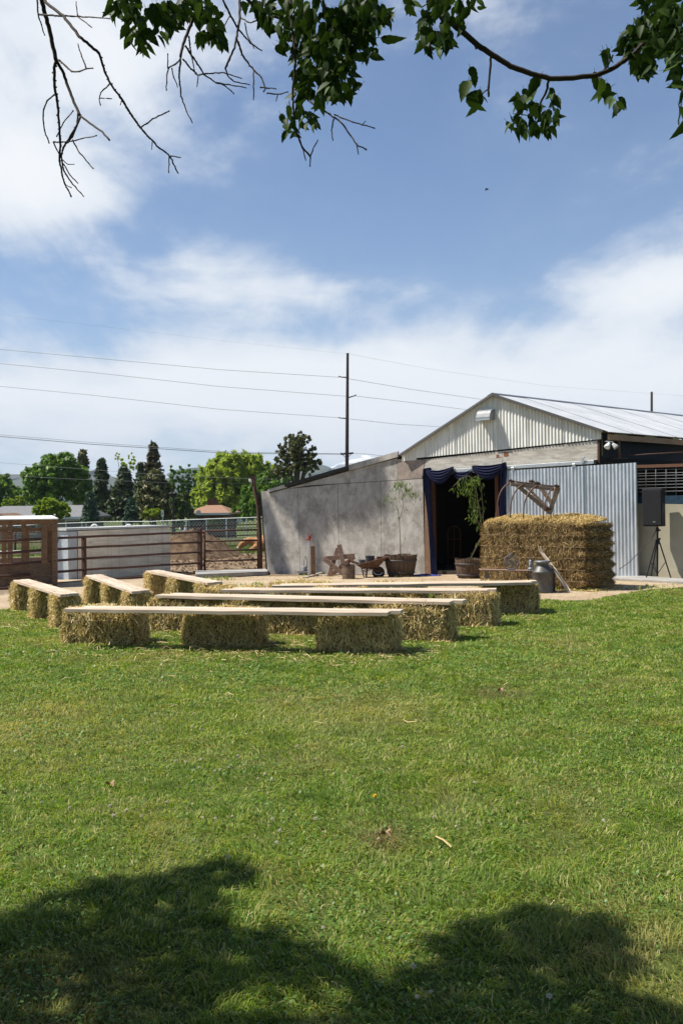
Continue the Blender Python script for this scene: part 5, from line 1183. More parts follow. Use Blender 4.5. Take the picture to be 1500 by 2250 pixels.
# trees -------------------------------------------------------------
BARK = simple('tree bark', (.09, .07, .055), .9, var=.5, scale=4)
LM = {'maple': leafmat('maple leaf mass', [(.06, .12, .018), (.11, .20, .03), (.18, .29, .05)], .4),
      'bright': leafmat('young leaf mass', [(.13, .20, .018), (.22, .30, .03), (.33, .38, .05)], .45),
      'willow': leafmat('willow leaf mass', [(.18, .24, .035), (.30, .38, .06), (.42, .48, .11)], .5),
      'poplar': leafmat('poplar leaf mass', [(.08, .16, .02), (.13, .24, .035), (.21, .32, .055)], .35),
      'spruce': leafmat('spruce needles', [(.028, .045, .018), (.05, .078, .028), (.09, .115, .045)], .12),
      'blue': leafmat('blue spruce needles', [(.03, .065, .045), (.055, .10, .065), (.08, .13, .08)], .12),
      'brown': leafmat('cedar needles', [(.045, .045, .02), (.085, .075, .03), (.13, .105, .05)], .15),
      'olive': leafmat('juniper needles', [(.05, .065, .02), (.10, .11, .035), (.19, .165, .065)], .15),
      'scrub': leafmat('shrub leaves', [(.05, .085, .025), (.09, .13, .04), (.14, .17, .06)], .3)}
def cards(P, out, size, elong, r):
    """small leaf-spray faces at P, roughly facing out with a lot of scatter"""
    n = len(P); nn = out*.8+r.normal(0, .75, (n, 3)); nn[:, 2] += .25; nn /= np.linalg.norm(nn, axis=1, keepdims=True)
    a = np.cross(nn, r.normal(0, 1, (n, 3))); a /= np.linalg.norm(a, axis=1, keepdims=True); b = np.cross(nn, a); s = size*(.5+r.random((n, 1))*.9)
    V = np.empty((n, 4, 3)); V[:, 0] = P-a*s*elong; V[:, 1] = P+b*s*.55+a*s*.1; V[:, 2] = P+a*s*elong; V[:, 3] = P-b*s*.55-a*s*.15
    return V.reshape(-1, 3), np.arange(4*n).reshape(-1, 4)
def tree(label, d, lobes, kind, n, size, base=None, seed=1, trunk=True, droop=False, name='tree', fill=.5):
    """broadleaf crown from many small clumps inside overlapping lobes (source px: cx, cy, rx, ry)"""
    r = np.random.default_rng(seed); s = d/F; bx = base or lobes[0][0]; root = gbase(bx, d); t = thing(name, label, 'tree', root, 'trees beyond the corral')
    ar = np.array([l[2]*l[3] for l in lobes], float); ar /= ar.sum(); PP = []; OO = []
    for l, w in zip(lobes, ar):
        c = np.array(at(l[0], l[1], d+r.uniform(-.4, .4)*l[2]*s)); R = np.array([l[2]*s, l[2]*s*.9, l[3]*s]); m = int(n*w); nc = max(8, int(m/38))
        u = r.normal(0, 1, (nc, 3)); u /= np.linalg.norm(u, axis=1, keepdims=True); rad = (fill+(1-fill)*r.random((nc, 1)))**.6*(1+.10*r.normal(0, 1, (nc, 1))); C = c+u*R*rad
        q = r.integers(0, nc, m); cs = min(R)*(.16+.10*r.random((nc, 1))); off = r.normal(0, 1, (m, 3)); off /= np.linalg.norm(off, axis=1, keepdims=True); off *= r.random((m, 1))**.4
        if droop: off[:, 2] = -np.abs(off[:, 2])*2.4; off[:, :2] *= .55
        P = C[q]+off*cs[q]; PP.append(P); OO.append(u[q]*.6+off*.5)
    P = np.concatenate(PP); O = np.concatenate(OO); k = P[:, 2] > root.z+.1; P = P[k]; O = O[k]; V, Q = cards(P, O, size*.9, 1.9 if droop else 1.0, r)
    me = npmesh('crown', V-np.array(root), Q, LM[kind]); link('crown', me, t)
    if trunk:
        top = min(l[1] for l in lobes); mb = MB(); cc = at(lobes[0][0], lobes[0][1], d); mb.tube([root-Vector((0, 0, .1)), root.lerp(cc, .5)+Vector((.1, 0, 0)), cc], [.03*abs(cc.z-root.z)+.03, .022*abs(cc.z-root.z)+.03, .05], 7)
        for l in lobes[1:]: e = at(l[0], l[1], d); mb.tube([root.lerp(cc, .45), root.lerp(cc, .6).lerp(e, .5), e], [.07, .05, .02], 5)
        mb.build('trunk', BARK, t)
    return t
def conifer(label, d, px, y0, y1, hw, kind, n, size=.16, seed=1, ragged=.3, power=.8, name='conifer', lean=0):
    r = np.random.default_rng(seed); s = d/F; root = gbase(px, d); t = thing(name, label, 'tree', root, 'trees beyond the corral'); top = at(px+lean, y0, d); bz = at(px, y1, d).z; H_ = top.z-bz; R0 = hw*s
    nb = max(40, n//30); hh = r.random(nb)**.75; hh[0] = .995; br = R0*((1-hh)**power)*(1-ragged+ragged*2*r.random(nb))*1.0; az = r.random(nb)*6.283; q = r.integers(0, nb, n); tt = r.random(n)**.6; rr = br[q]*tt
    sp = (.05+.09*R0)*(1-.6*tt)+.03; P = np.stack([root.x+(top.x-root.x)*hh[q]+np.cos(az[q])*rr+r.normal(0, 1, n)*sp*.7, root.y+np.sin(az[q])*rr+r.normal(0, 1, n)*sp*.7, bz+H_*hh[q]-rr*.16+r.normal(0, 1, n)*sp*.5], -1)
    O = np.stack([np.cos(az[q]), np.sin(az[q]), np.full(n, .3)], -1); V, Q = cards(P, O, size*(.6+.05*R0), 1.5, r); me = npmesh('crown', V-np.array(root), Q, LM[kind]); link('crown', me, t)
    mb = MB(); mb.tube([root-Vector((0, 0, .1)), Vector((top.x, root.y, top.z-.1*H_))], [.025*H_+.04, .02], 7); mb.build('trunk', BARK, t); return t
S_ = .035
tree('round topped dark green maple behind the grey roofed house', 95, [(112, 1050, 46, 48), (80, 1062, 30, 38), (145, 1035, 42, 38), (170, 1060, 30, 45), (110, 1085, 55, 28), (125, 1018, 30, 18), (65, 1045, 14, 20)], 'maple', 15000, .24, 120, 2)
tree('green trees crowding the left edge beyond the grey roofed house', 115, [(14, 1080, 26, 32), (38, 1090, 22, 24), (-20, 1070, 40, 40), (2, 1102, 40, 22)], 'maple', 7000, .26, 10, 3)
tree('small yellow green tree at the end of the grey roof', 62, [(110, 1112, 28, 16), (90, 1120, 20, 12), (138, 1118, 20, 12), (118, 1130, 30, 12), (100, 1103, 14, 9), (152, 1128, 10, 8)], 'bright', 6500, .13, 116, 4)
tree('small golden green tree behind the left house roof', 110, [(28, 1106, 20, 12), (38, 1098, 12, 9)], 'bright', 1800, .2, 30, 5)
conifer('dark brown green pine rising behind the round maple', 120, 182, 992, 1130, 26, 'olive', 5000, .30, 6, .45, .55)
conifer('dark narrow spruce right of the round maple', 92, 224, 1010, 1135, 24, 'spruce', 6500, .22, 7, .35, .6)
conifer('broad dark spruce in the middle of the conifers', 90, 272, 1028, 1140, 42, 'spruce', 9000, .22, 8, .35, .7)
conifer('dark pointed spruce standing left of the tallest conifer', 86, 309, 1019, 1140, 20, 'spruce', 5000, .20, 9, .3, .6)
conifer('tallest ragged brown green spruce with a spindly top', 88, 337, 977, 1140, 36, 'brown', 9000, .22, 10, .5, .75)
conifer('wide brown green cedar below the tallest spruce', 84, 340, 1035, 1140, 46, 'olive', 9000, .22, 11, .4, .45)
conifer('small blue green spruce right of the grey roof', 64, 198, 1083, 1146, 21, 'blue', 6000, .12, 12, .2, .75)
conifer('small blue green spruce in front of the broad dark one', 66, 288, 1097, 1146, 18, 'blue', 5000, .12, 13, .2, .75)
tree('thin airy cottonwood showing pale above the spruces', 125, [(272, 1020, 20, 24), (290, 1008, 10, 12), (258, 1004, 8, 10), (285, 1035, 22, 22)], 'willow', 900, .17, 272, 14, fill=.2)
tree('little yellow green bush tree by the white road sign', 66, [(333, 1127, 17, 10), (345, 1124, 10, 8), (322, 1130, 10, 8)], 'bright', 2600, .12, 333, 15)
for i, (px, y0, hw) in enumerate(((380, 1017, 11), (398, 1024, 11), (414, 1021, 9), (429, 1022, 8))):
    tree('columnar poplar, %s from the left of the four in a row' % ('first', 'second', 'third', 'fourth')[i], 112, [(px, y0+26, hw*.8, 27), (px+1, y0+62, hw, 38), (px, y0+95, hw, 25)], 'poplar', 2600, .2, px, 20+i, fill=.3)
tree('large pale green willow with a broad drooping crown', 100, [(515, 1022, 62, 30), (470, 1052, 40, 34), (545, 1045, 55, 40), (455, 1085, 32, 30), (500, 1075, 50, 40), (565, 1075, 45, 45), (480, 1105, 40, 22), (540, 1110, 55, 22), (490, 1008, 30, 14), (435, 1095, 16, 18), (540, 1010, 40, 18), (585, 1035, 22, 26), (520, 1060, 60, 45)], 'willow', 30000, .24, 512, 30, droop=True)
tree('darker green tree to the right of the willow, behind the barn corner', 78, [(560, 1095, 34, 35), (585, 1075, 30, 40), (545, 1120, 30, 20), (610, 1070, 40, 40)], 'maple', 8000, .18, 572, 31)
tree('brown green juniper with jagged crown showing above the lean-to roof', 60, [(650, 985, 26, 26), (640, 965, 16, 14), (668, 968, 18, 14), (682, 1002, 22, 15), (625, 1002, 24, 18), (655, 1020, 50, 22), (610, 1035, 30, 16), (690, 1018, 14, 10), (618, 980, 8, 7), (690, 985, 8, 8), (658, 952, 8, 6)], 'olive', 16000, .075, 652, 32, fill=.15)
tree('grey green shrubs behind the black street lamp', 82, [(398, 1118, 18, 24), (385, 1100, 14, 18), (412, 1128, 14, 14), (405, 1092, 12, 12)], 'scrub', 4200, .15, 398, 33, name='shrub')
tree('low grey green bush in front of the silver minivan', 58, [(470, 1150, 16, 9), (482, 1154, 10, 6)], 'scrub', 1800, .10, 472, 34, name='shrub', trunk=False)
tree('low clipped bush by the fence near the white hoop', 57, [(395, 1152, 12, 8)], 'blue', 900, .09, 395, 35, name='shrub', trunk=False)
for i, (px, w) in enumerate(((228, 60), (20, 90), (330, 70), (480, 80), (560, 60))):
    tree('distant green trees filling the gap, %s' % ('between the maple and the spruces', 'beyond the left house', 'behind the cedars', 'behind the brick house', 'behind the parked van')[i], 150+i*4, [(px, 1115, w, 28), (px+w*.5, 1108, w*.5, 24)], ('maple', 'scrub', 'maple', 'scrub', 'maple')[i], 3500, .3, px, 40+i, name='tree_clump', trunk=False)
# houses ------------------------------------------------------------
M_shingle = simple('grey shingle', (.20, .20, .205), .9, var=.3, scale=5); M_siding = simple('tan siding', (.30, .24, .19), .8); M_brick = simple('dark brick', (.12, .065, .045), .9, var=.3); M_orange = simple('orange brown shingle', (.30, .17, .11), .9, var=.2, scale=5)
M_glass = simple('dark glass', (.02, .025, .03), .1, spec=.8)
def house(label, d, xl, xr, ye, yr, yb, mw, mr, wins, hip=.12, depth=9):
    root = gbase((xl+xr)/2, d); t = thing('house', label, 'house', root); q = P_at(d); s = d/F; z0 = root.z-.1
    a, b = q(xl, ye), q(xr, ye); ez = max(a.z, b.z); a.z = b.z = ez; rz = q((xl+xr)/2, yr).z
    mb = MB(); mb.box(((a.x+b.x)/2, d+depth/2, (ez+z0)/2), (b.x-a.x-.8, depth-.8, ez-z0)); mb.build('wall', mw, t)
    hx = (b.x-a.x)*hip; ov = .2; mb = MB(); e = [Vector((a.x-ov, d-ov, ez)), Vector((b.x+ov, d-ov, ez)), Vector((b.x+ov, d+depth+ov, ez)), Vector((a.x-ov, d+depth+ov, ez))]; r0 = Vector((a.x+hx, d+depth/2, rz)); r1 = Vector((b.x-hx, d+depth/2, rz))
    mb.add(e+[r0, r1]+[p-Vector((0, 0, .15)) for p in e], [(0, 1, 5, 4), (1, 2, 5), (2, 3, 4, 5), (3, 0, 4), (0, 6, 7, 1), (1, 7, 8, 2), (9, 8, 7, 6), (3, 9, 6, 0), (2, 8, 9, 3)]); mb.build('roof', mr, t)
    mb = MB(); mb.bar(e[0]-Vector((0, .02, .08)), e[1]-Vector((0, .02, .08)), .06, .18); mb.build('gutter', M_steel, t)
    for wx in wins:
        p = q(wx, ye+9); mb = MB(); mb.box((p.x, d+.37, (ez+z0)/2+.2), (1.3, .08, 1.1)); w_ = mb.build('window', M_wpaint, t); mb = MB(); mb.box((p.x, d+.32, (ez+z0)/2+.2), (1.1, .04, .9)); mb.build('pane', M_glass, w_)
    return t
house('long house with a low grey shingle roof at the left edge', 76, -60, 178, 1139, 1111, 1150, M_siding, M_shingle, (20, 60, 160), .10)
gh = thing('garage', 'brown gabled roof end of a small building at the far left edge', 'house', gbase(0, 70)); q = P_at(70); mb = MB(); mb.prism([q(-40, 1150), q(0, 1131), q(24, 1141), q(24, 1160), q(-40, 1160)], (0, 4, 0)); mb.build('wall', M_siding, gh); mb = MB(); mb.prism([q(-40, 1146), q(-6, 1128), q(26, 1139.5), q(26, 1141.5), q(-6, 1130.5), q(-40, 1149)], (0, 4.2, 0)); mb.build('roof', M_brownw, gh)
hb_ = house('dark brick house with an orange brown roof between the shrubs and the willow', 84, 411, 500, 1128, 1110, 1150, M_brick, M_orange, (430, 455, 480), .30)
mb = MB(); p = at(468, 1108, 89); mb.box(p, (.9, .6, .9)); mb.build('chimney', M_brick, hb_)
# street things -----------------------------------------------------
lampp = thing('street_lamp', 'black street lamp with a twin lantern head beyond the pasture', 'street lamp', gbase(381, 68)); q = P_at(68); rt = gbase(381, 68)
mb = MB(); mb.tube([rt, q(381, 1092)], [.08, .06], 8); mb.tube([rt, rt+Vector((0, 0, .6))], [.16, .12], 8); mb.build('pole', M_black, lampp)
mb = MB(); mb.tube([q(377, 1092), q(385.5, 1092)], .05, 6); mb.build('arm', M_black, lampp)
for px in (377, 385):
    mb = MB(); c = q(px, 1092); mb.lathe(c, [(.03, 0), (.10, .06), (.13, .20), (.20, .24), (.05, .34), (0, .36)], 8); mb.build('lantern', M_black, lampp)
sg = thing('road_sign', 'white rectangular road sign beyond the fence', 'sign', gbase(357.5, 66)); q = P_at(66); mb = MB(); mb.tube([gbase(357.5, 66), q(357.5, 1122)], .03, 6); mb.build('post', M_steel, sg); mb = MB(); mb.box(q(357.5, 1128)-Vector((0, .05, 0)), (.20*.9, .02, .42)); mb.build('sign_plate', M_wpaint, sg)
for k in range(3): mb = MB(); mb.box(q(357.5, 1125+3*k)-Vector((0, .065, 0)), (.11, .004, .035)); mb.build('print', M_black, sg)
ss_ = thing('stop_sign', 'back of a round grey road sign beside the brick house', 'sign', gbase(436.5, 64)); q = P_at(64); mb = MB(); mb.tube([gbase(436.5, 64), q(436.5, 1121)], .035, 6); mb.build('post', M_black, ss_)
c = q(436.5, 1126.5); mb = MB(); mb.prism([c+Vector((math.cos(a)*.17, -.06, math.sin(a)*.17)) for a in [math.pi/8+k*math.pi/4 for k in range(8)]], (0, .01, 0)); mb.build('sign_plate', simple('sign back', (.45, .46, .46), .5, .3), ss_)
# silver minivan, parked side-on, nose to the left
vr = gbase(506, 185); v_ = thing('minivan', 'silver minivan parked beyond the chain link fence', 'van', vr); q = P_at(64); s = 64/F
z0 = float(gz(0, 185)); X0 = at(480, YH, 185).x; LV = 4.3
def vp(x, z, y=0): return Vector((X0+x*.93-y*.2, 185+y+x*.25, z0+z))
M_silver = simple('silver paint', (.50, .52, .55), .3, .4, var=.05)
prof = [(.0, .35), (.0, .85), (.25, .98), (1.0, 1.08), (1.75, 1.62), (2.3, 1.70), (3.9, 1.68), (4.3, 1.15), (4.35, .5), (4.2, .32)]
mb = MB(); mb.prism([vp(x, z, -.0) for x, z in prof], (0, 1.8, 0)); mb.build('body', M_silver, v_, bevel=.06)
for pts in ([(1.25, 1.10), (1.85, 1.56), (2.25, 1.60), (2.25, 1.12)], [(2.33, 1.12), (2.33, 1.60), (3.15, 1.60), (3.15, 1.12)], [(3.23, 1.12), (3.23, 1.60), (3.82, 1.58), (4.08, 1.14)]): mb = MB(); mb.prism([vp(x, z, -.02) for x, z in pts], (0, .01, 0)); mb.build('side_window', M_glass, v_)
for x in (.85, 3.45):
    mb = MB(); mb.lathe(vp(x, .33, -.02), [(0, -.02), (.20, -.02), (.33, -.0), (.33, .2), (0, .2)], 18, Matrix.Rotation(-math.pi/2, 3, 'X')); w_ = mb.build('wheel', M_black, v_); mb = MB(); mb.lathe(vp(x, .33, -.03), [(0, -.02), (.19, -.02), (.2, .02)], 14, Matrix.Rotation(-math.pi/2, 3, 'X')); mb.build('rim', M_steel, w_)
mb = MB(); mb.box(vp(1.3, 1.12, -.1), (.16, .14, .12)); mb.build('mirror', M_silver, v_); mb = MB(); mb.box(vp(.08, .82, .1), (.14, .3, .14)); mb.build('headlight', M_wpaint, v_)
# utility poles and wires ------------------------------------------
M_pole = simple('dark pole', (.075, .05, .045), .85)
dp = 70; q = P_at(dp); up_ = thing('utility_pole', 'tall dark utility pole rising behind the lean-to roof', 'utility pole', gbase(762, dp))
mb = MB(); mb.tube([gbase(761.5, dp), q(762, 1020), q(763.5, 776)], [.16, .13, .09], 8); mb.build('pole', M_pole, up_)
for (a, b) in (((762, 829.5), (745, 828)), ((764, 874), (781, 869)), ((762, 919.5), (745, 918.5))): mb = MB(); mb.tube([q(*a), q(*b)], [.05, .035], 6); mb.tube([q(*b), q(b[0], b[1]-2)], .05, 6); mb.build('insulator_arm', M_pole, up_)
mb = MB(); mb.bar(q(748, 998), q(776, 995.5), .10, .12); mb.build('crossarm', M_pole, up_)
for px in (749, 757, 769, 775): mb = MB(); mb.tube([q(px, 997), q(px, 994.5)], .05, 6); mb.build('insulator', M_steel, up_)
for a, b in (((762, 1008), (751, 998)), ((762, 1007), (773, 996))): mb = MB(); mb.bar(q(*a), q(*b), .04, .04); mb.build('brace', M_pole, up_)
u2 = thing('utility_pole', 'top of a distant utility pole showing above the barn roof at the right', 'utility pole', gbase(1430, 110)); q2 = P_at(110); mb = MB(); mb.tube([gbase(1430, 110), q2(1430.5, 861)], [.18, .13], 8); mb.build('pole', M_pole, u2)
M_cable = simple('line wire', (.24, .24, .25), .6)
def wire(pts, lab, r=.022, d0=dp, d1=None):
    n = len(pts); P = [at(x, y, d0+((d1 or d0)-d0)*i/(n-1)) for i, (x, y) in enumerate(pts)]; Q = []
    for i in range(n-1):
        for k in range(8): Q.append(P[i].lerp(P[i+1], k/8))
    Q.append(P[-1]); mb = MB(); mb.tube(Q, r, 4); tag(mb.build('power_line', M_cable, None), lab, 'wire', 'power lines strung on the utility poles')
wire([(-60, 684), (200, 714), (500, 750), (763, 777)], 'topmost thin power line left of the pole', .004)
wire([(-60, 762), (200, 786), (480, 812), (745, 829)], 'second power line down left of the pole', .013)
wire([(-60, 793), (200, 818), (480, 849), (764, 871)], 'third power line down left of the pole', .013)
wire([(-60, 843), (200, 868), (480, 899), (745, 918)], 'fourth power line down left of the pole', .013)
wire([(-60, 950), (200, 972), (500, 993), (748, 997)], 'upper strand of the thick line bundle reaching the crossarm from the left', .013)
wire([(-60, 954), (200, 976), (500, 996), (750, 998)], 'lower strand of the thick line bundle reaching the crossarm from the left', .02)
wire([(-60, 1012), (150, 1028), (400, 1047), (600, 1053)], 'low thin wire crossing in front of the tree tops', .008, 66)
wire([(-60, 1040), (150, 1052), (400, 1062), (600, 1062)], 'lowest thin wire crossing in front of the trees', .008, 66)
wire([(763, 777), (950, 812), (1200, 848), (1560, 874)], 'topmost thin power line right of the pole', .006, dp, 110)
wire([(764, 832), (900, 855), (1060, 878), (1250, 893)], 'second power line down right of the pole', .013, dp, 95)
wire([(779, 870), (900, 884), (1030, 901), (1200, 915)], 'third power line down right of the pole', .013, dp, 92)
wire([(764, 920), (870, 932), (970, 938), (1100, 945)], 'fourth power line down right of the pole', .013, dp, 85)
wire([(775, 996), (810, 998), (860, 1004), (920, 1012)], 'line from the crossarm running right behind the barn', .012, dp, 80)
# mountains ---------------------------------------------------------
def f(g):
    p = g.pos(); s = g.node('ShaderNodeSeparateXYZ'); g.link(p, s.inputs[0]); n = g.noise(g.mapping(p, (.0012, .0012, .003)), 1.0, 9, .65); c = g.mix(g.sstep(n, .4, .6), (.025, .045, .035), (.07, .08, .06)); return bsdf(g, c, .95, 0, .05)
M_hill = mat('wooded hill', f)
def f(g):
    p = g.pos(); s = g.node('ShaderNodeSeparateXYZ'); g.link(p, s.inputs[0]); n = g.noise(g.mapping(p, (.004, .004, .008)), 1.0, 10, .7); k = g.sstep(g.m('ADD', g.m('MULTIPLY', s.outputs[2], .004), g.m('MULTIPLY', n, 1.6)), 1.55, 1.95); c = g.mix(k, (.10, .11, .12), (.85, .87, .90)); return bsdf(g, c, .9, 0, .05)
M_snow = mat('snowy rock', f)
def ridge(name, d, prof, m, depth, seed, rough=.04):
    xs_ = np.linspace(prof[0][0], prof[-1][0], 160); ys_ = np.interp(xs_, [p[0] for p in prof], [p[1] for p in prof]); mb = MB(); nv = 14
    def fn(u, v):
        i = min(159, int(round(u*159))); t = at(xs_[i], ys_[i], d); hgt = t.z+20; nn = noise.noise(Vector((xs_[i]*.02, v*3, seed)))*.5+noise.noise(Vector((xs_[i]*.07, v*6, seed)))*.25
        rr = v; z = t.z*(rr**.9)*(1+rough*nn*(1 if v < 1 else .35))+(-30 if v == 0 else 0); return Vector((t.x*(1-.0*(1-v))+nn*depth*.15, d-depth*(1-v), z))
    mb.grid(fn, 159, nv); o = mb.build(name, m, None, smooth=False); return tag(o, kind='structure')
ridge('hills', 2600, [(-900, 1060), (-300, 1030), (0, 1048), (40, 1040), (70, 1046), (190, 1040), (215, 1030), (250, 1052), (330, 1060), (430, 1030), (450, 1026), (560, 1036), (620, 1030), (640, 1016), (700, 1026), (745, 1030), (850, 1042), (1200, 1062), (2200, 1075)], M_hill, 900, 3)
ridge('snowy_mountain', 6000, [(560, 1080), (700, 1044), (735, 1027), (760, 1012), (775, 1006), (790, 1002), (805, 1000), (818, 1003), (832, 1006), (870, 1030), (960, 1060), (1100, 1090)], M_snow, 1900, 9, .12)

# ------------------------------------------------------------------ the air
hz = MB(); hz.box((0, 2800, 219), (9000, 7800, 445)); ho = hz.build('haze', mat('air', lambda g: g.node('ShaderNodeBsdfTransparent')), None)
mm = ho.data.materials[0].node_tree; mm.nodes.clear(); go = N(mm); oo = go.node('ShaderNodeOutputMaterial'); pv = go.node('ShaderNodeVolumePrincipled'); pv.inputs['Color'].default_value = (.72, .82, .95, 1); pv.inputs['Density'].default_value = HAZE; mm.links.new(pv.outputs[0], oo.inputs['Volume']); tag(ho, kind='stuff')
# ================================================================== THE TREE THE PHOTO IS TAKEN UNDER
TB = Vector((-3.4, -2.2, 0)); tr = thing('shade_tree', 'tree overhead with leafy and bare branches hanging across the top of the view', 'tree', TB)
M_twig = simple('twig bark', (.055, .040, .032), .85, var=.4, scale=40)
M_leafd = leafmat('box elder leaf', [(.014, .030, .007), (.027, .054, .010), (.06, .105, .019)], .2, rough=.55, spec=.12)
BR = [  # px polylines with start/end width in source px
 ([(88, -60), (92, 0), (105, 50), (118, 105), (124, 133)], 10, 9), ([(124, 133), (119, 150), (121, 190), (128, 235), (132, 290), (133, 320), (131, 345), (137, 385), (146, 410), (156, 430)], 7, 2.5),
 ([(124, 133), (138, 155), (152, 195), (165, 230), (178, 255)], 7, 6), ([(178, 255), (205, 275), (225, 290), (241, 308)], 5, 4.5), ([(178, 255), (168, 280), (152, 305), (140, 325), (135, 345), (140, 375), (160, 405), (183, 430)], 5, 2),
 ([(172, 250), (170, 275), (160, 300), (150, 312)], 4, 3), ([(90, -40), (100, 5), (140, 35), (175, 80), (218, 117)], 7, 6.5), ([(218, 117), (228, 150), (243, 185), (270, 220), (290, 255), (308, 280), (345, 320), (375, 345), (390, 378)], 5.5, 2.5),
 ([(80, -50), (82, 0), (85, 32), (98, 75)], 4.5, 2), ([(85, 32), (130, 35), (190, 37), (245, 42)], 4, 2), ([(168, 4), (171, 33)], 2, 2), ([(171, 36), (202, 60)], 2.5, 2), ([(130, 132), (145, 145), (158, 158), (175, 158), (190, 151), (203, 150)], 4, 2.5), ([(190, 150), (180, 125), (172, 97)], 3, 2),
 ([(120, 208), (105, 222), (96, 240), (96, 270), (101, 295), (108, 313)], 3, 2.5), ([(241, 185), (222, 203), (219, 218), (221, 230)], 3, 2), ([(220, 216), (245, 217)], 2.5, 2), ([(310, 280), (335, 262), (370, 245)], 3, 2.5),
 ([(125, 300), (140, 270), (160, 245)], 2.5, 2), ([(119, 312), (152, 312), (180, 305), (212, 298)], 3, 2), ([(160, 308), (175, 335), (190, 352), (205, 370)], 3, 2), ([(137, 350), (150, 362), (162, 361)], 2, 1.6), ([(140, 360), (155, 385), (171, 402)], 2.5, 2), ([(118, 312), (128, 335), (132, 342)], 3, 2), ([(144, 405), (157, 412)], 2, 1.6), ([(372, 345), (371, 378)], 2.5, 2), ([(375, 343), (397, 346)], 2.5, 2), ([(268, 215), (265, 230)], 2, 1.5), ([(335, 312), (334, 325)], 2, 1.5),
 ([(440, -50), (435, 0), (425, 40), (405, 90), (397, 125)], 9, 6), ([(397, 125), (394, 170), (398, 210), (410, 245), (422, 268)], 4, 2), ([(397, 128), (385, 142), (372, 148), (367, 165), (366, 197)], 3.5, 2), ([(378, 150), (382, 170), (390, 190)], 2.5, 1.8), ([(369, 150), (369, 120)], 2.5, 1.8),
 ([(407, 100), (430, 135), (450, 165), (475, 182), (495, 188), (513, 205)], 4, 2), ([(402, 130), (420, 150), (435, 165), (460, 161), (495, 160), (530, 172)], 3.5, 2), ([(475, 182), (510, 187), (540, 193)], 3, 2), ([(436, 165), (433, 190)], 2.5, 1.8), ([(415, 80), (420, 120), (429, 160)], 3.5, 2),
 ([(530, -50), (527, 0), (526, 50), (515, 105), (495, 150)], 7, 4), ([(495, 150), (503, 170), (515, 180), (547, 186)], 3, 2), ([(490, 0), (508, 35), (525, 65), (550, 95), (573, 110)], 4.5, 2.5), ([(520, 85), (535, 125), (558, 155), (575, 170), (583, 195), (580, 200)], 4.5, 2.5), ([(558, 155), (557, 218)], 3, 2), ([(505, 35), (490, 65)], 2.5, 2),
 ([(530, 40), (550, 50), (575, 42)], 3, 2.5), ([(538, 50), (542, 75), (558, 105)], 2.5, 2), ([(571, 192), (605, 195)], 3, 2), ([(586, 205), (610, 208), (632, 202)], 3, 2), ([(610, 208), (607, 220)], 2, 1.8),
 ([(637, -50), (638, 0), (642, 60), (650, 130), (643, 200), (645, 250), (650, 290), (665, 325), (682, 345)], 7, 3.5), ([(682, 345), (681, 363)], 3, 2), ([(681, 345), (688, 325), (698, 308)], 3, 2), ([(665, 325), (671, 350)], 3, 2),
 ([(648, 195), (690, 230), (730, 255), (750, 270), (765, 290), (783, 318), (803, 328)], 4.5, 2.5), ([(735, 252), (775, 268), (820, 281)], 3, 2), ([(733, 262), (728, 285), (731, 307)], 3, 2), ([(783, 315), (787, 338)], 2.5, 2), ([(795, 275), (802, 267)], 2, 1.6), ([(665, -40), (662, 20), (652, 80), (648, 150)], 10, 5),
 ([(520, -25), (560, 15), (600, 35), (640, 50)], 8, 5), ([(700, -30), (715, 20), (740, 45), (770, 65)], 6, 4), ([(765, -30), (768, 40), (762, 70), (755, 105)], 6, 4), ([(725, 65), (745, 55), (765, 45)], 4, 3), ([(680, 80), (690, 120), (720, 170)], 4, 3),
 ([(920, -70), (940, -10), (965, 30), (1010, 65), (1050, 100), (1078, 118), (1120, 145), (1160, 160), (1205, 172), (1250, 172), (1310, 165), (1350, 148), (1395, 115), (1430, 75), (1470, 20), (1520, -60)], 14, 9),
 ([(1078, 118), (1075, 160), (1073, 185), (1073, 213)], 6, 4), ([(1073, 195), (1060, 205), (1040, 205)], 3, 2), ([(1205, 172), (1200, 200), (1187, 225), (1183, 262)], 6, 4), ([(1187, 228), (1165, 255), (1130, 250)], 2.5, 1.6), ([(1185, 262), (1200, 248), (1210, 235)], 2, 1.6), ([(1318, 166), (1332, 148), (1345, 122)], 5, 3), ([(1315, 168), (1317, 190), (1316, 208)], 4, 3), ([(1316, 205), (1330, 205), (1342, 210)], 2, 1.6),
 ([(940, 0), (942, 40), (950, 70)], 4, 2.5), ([(972, 30), (970, 60), (965, 90)], 6, 4), ([(1042, 95), (1046, 108)], 6, 5), ([(905, 8), (925, 15), (945, 5)], 3, 2), ([(1455, 40), (1470, 80), (1490, 130)], 5, 3), ([(1500, 180), (1495, 230), (1490, 270)], 3, 2)]
def tdep(px): return 3.35+.25*math.sin(px*.011+1)+.12*math.sin(px*.05)
rt_ = random.Random(5)
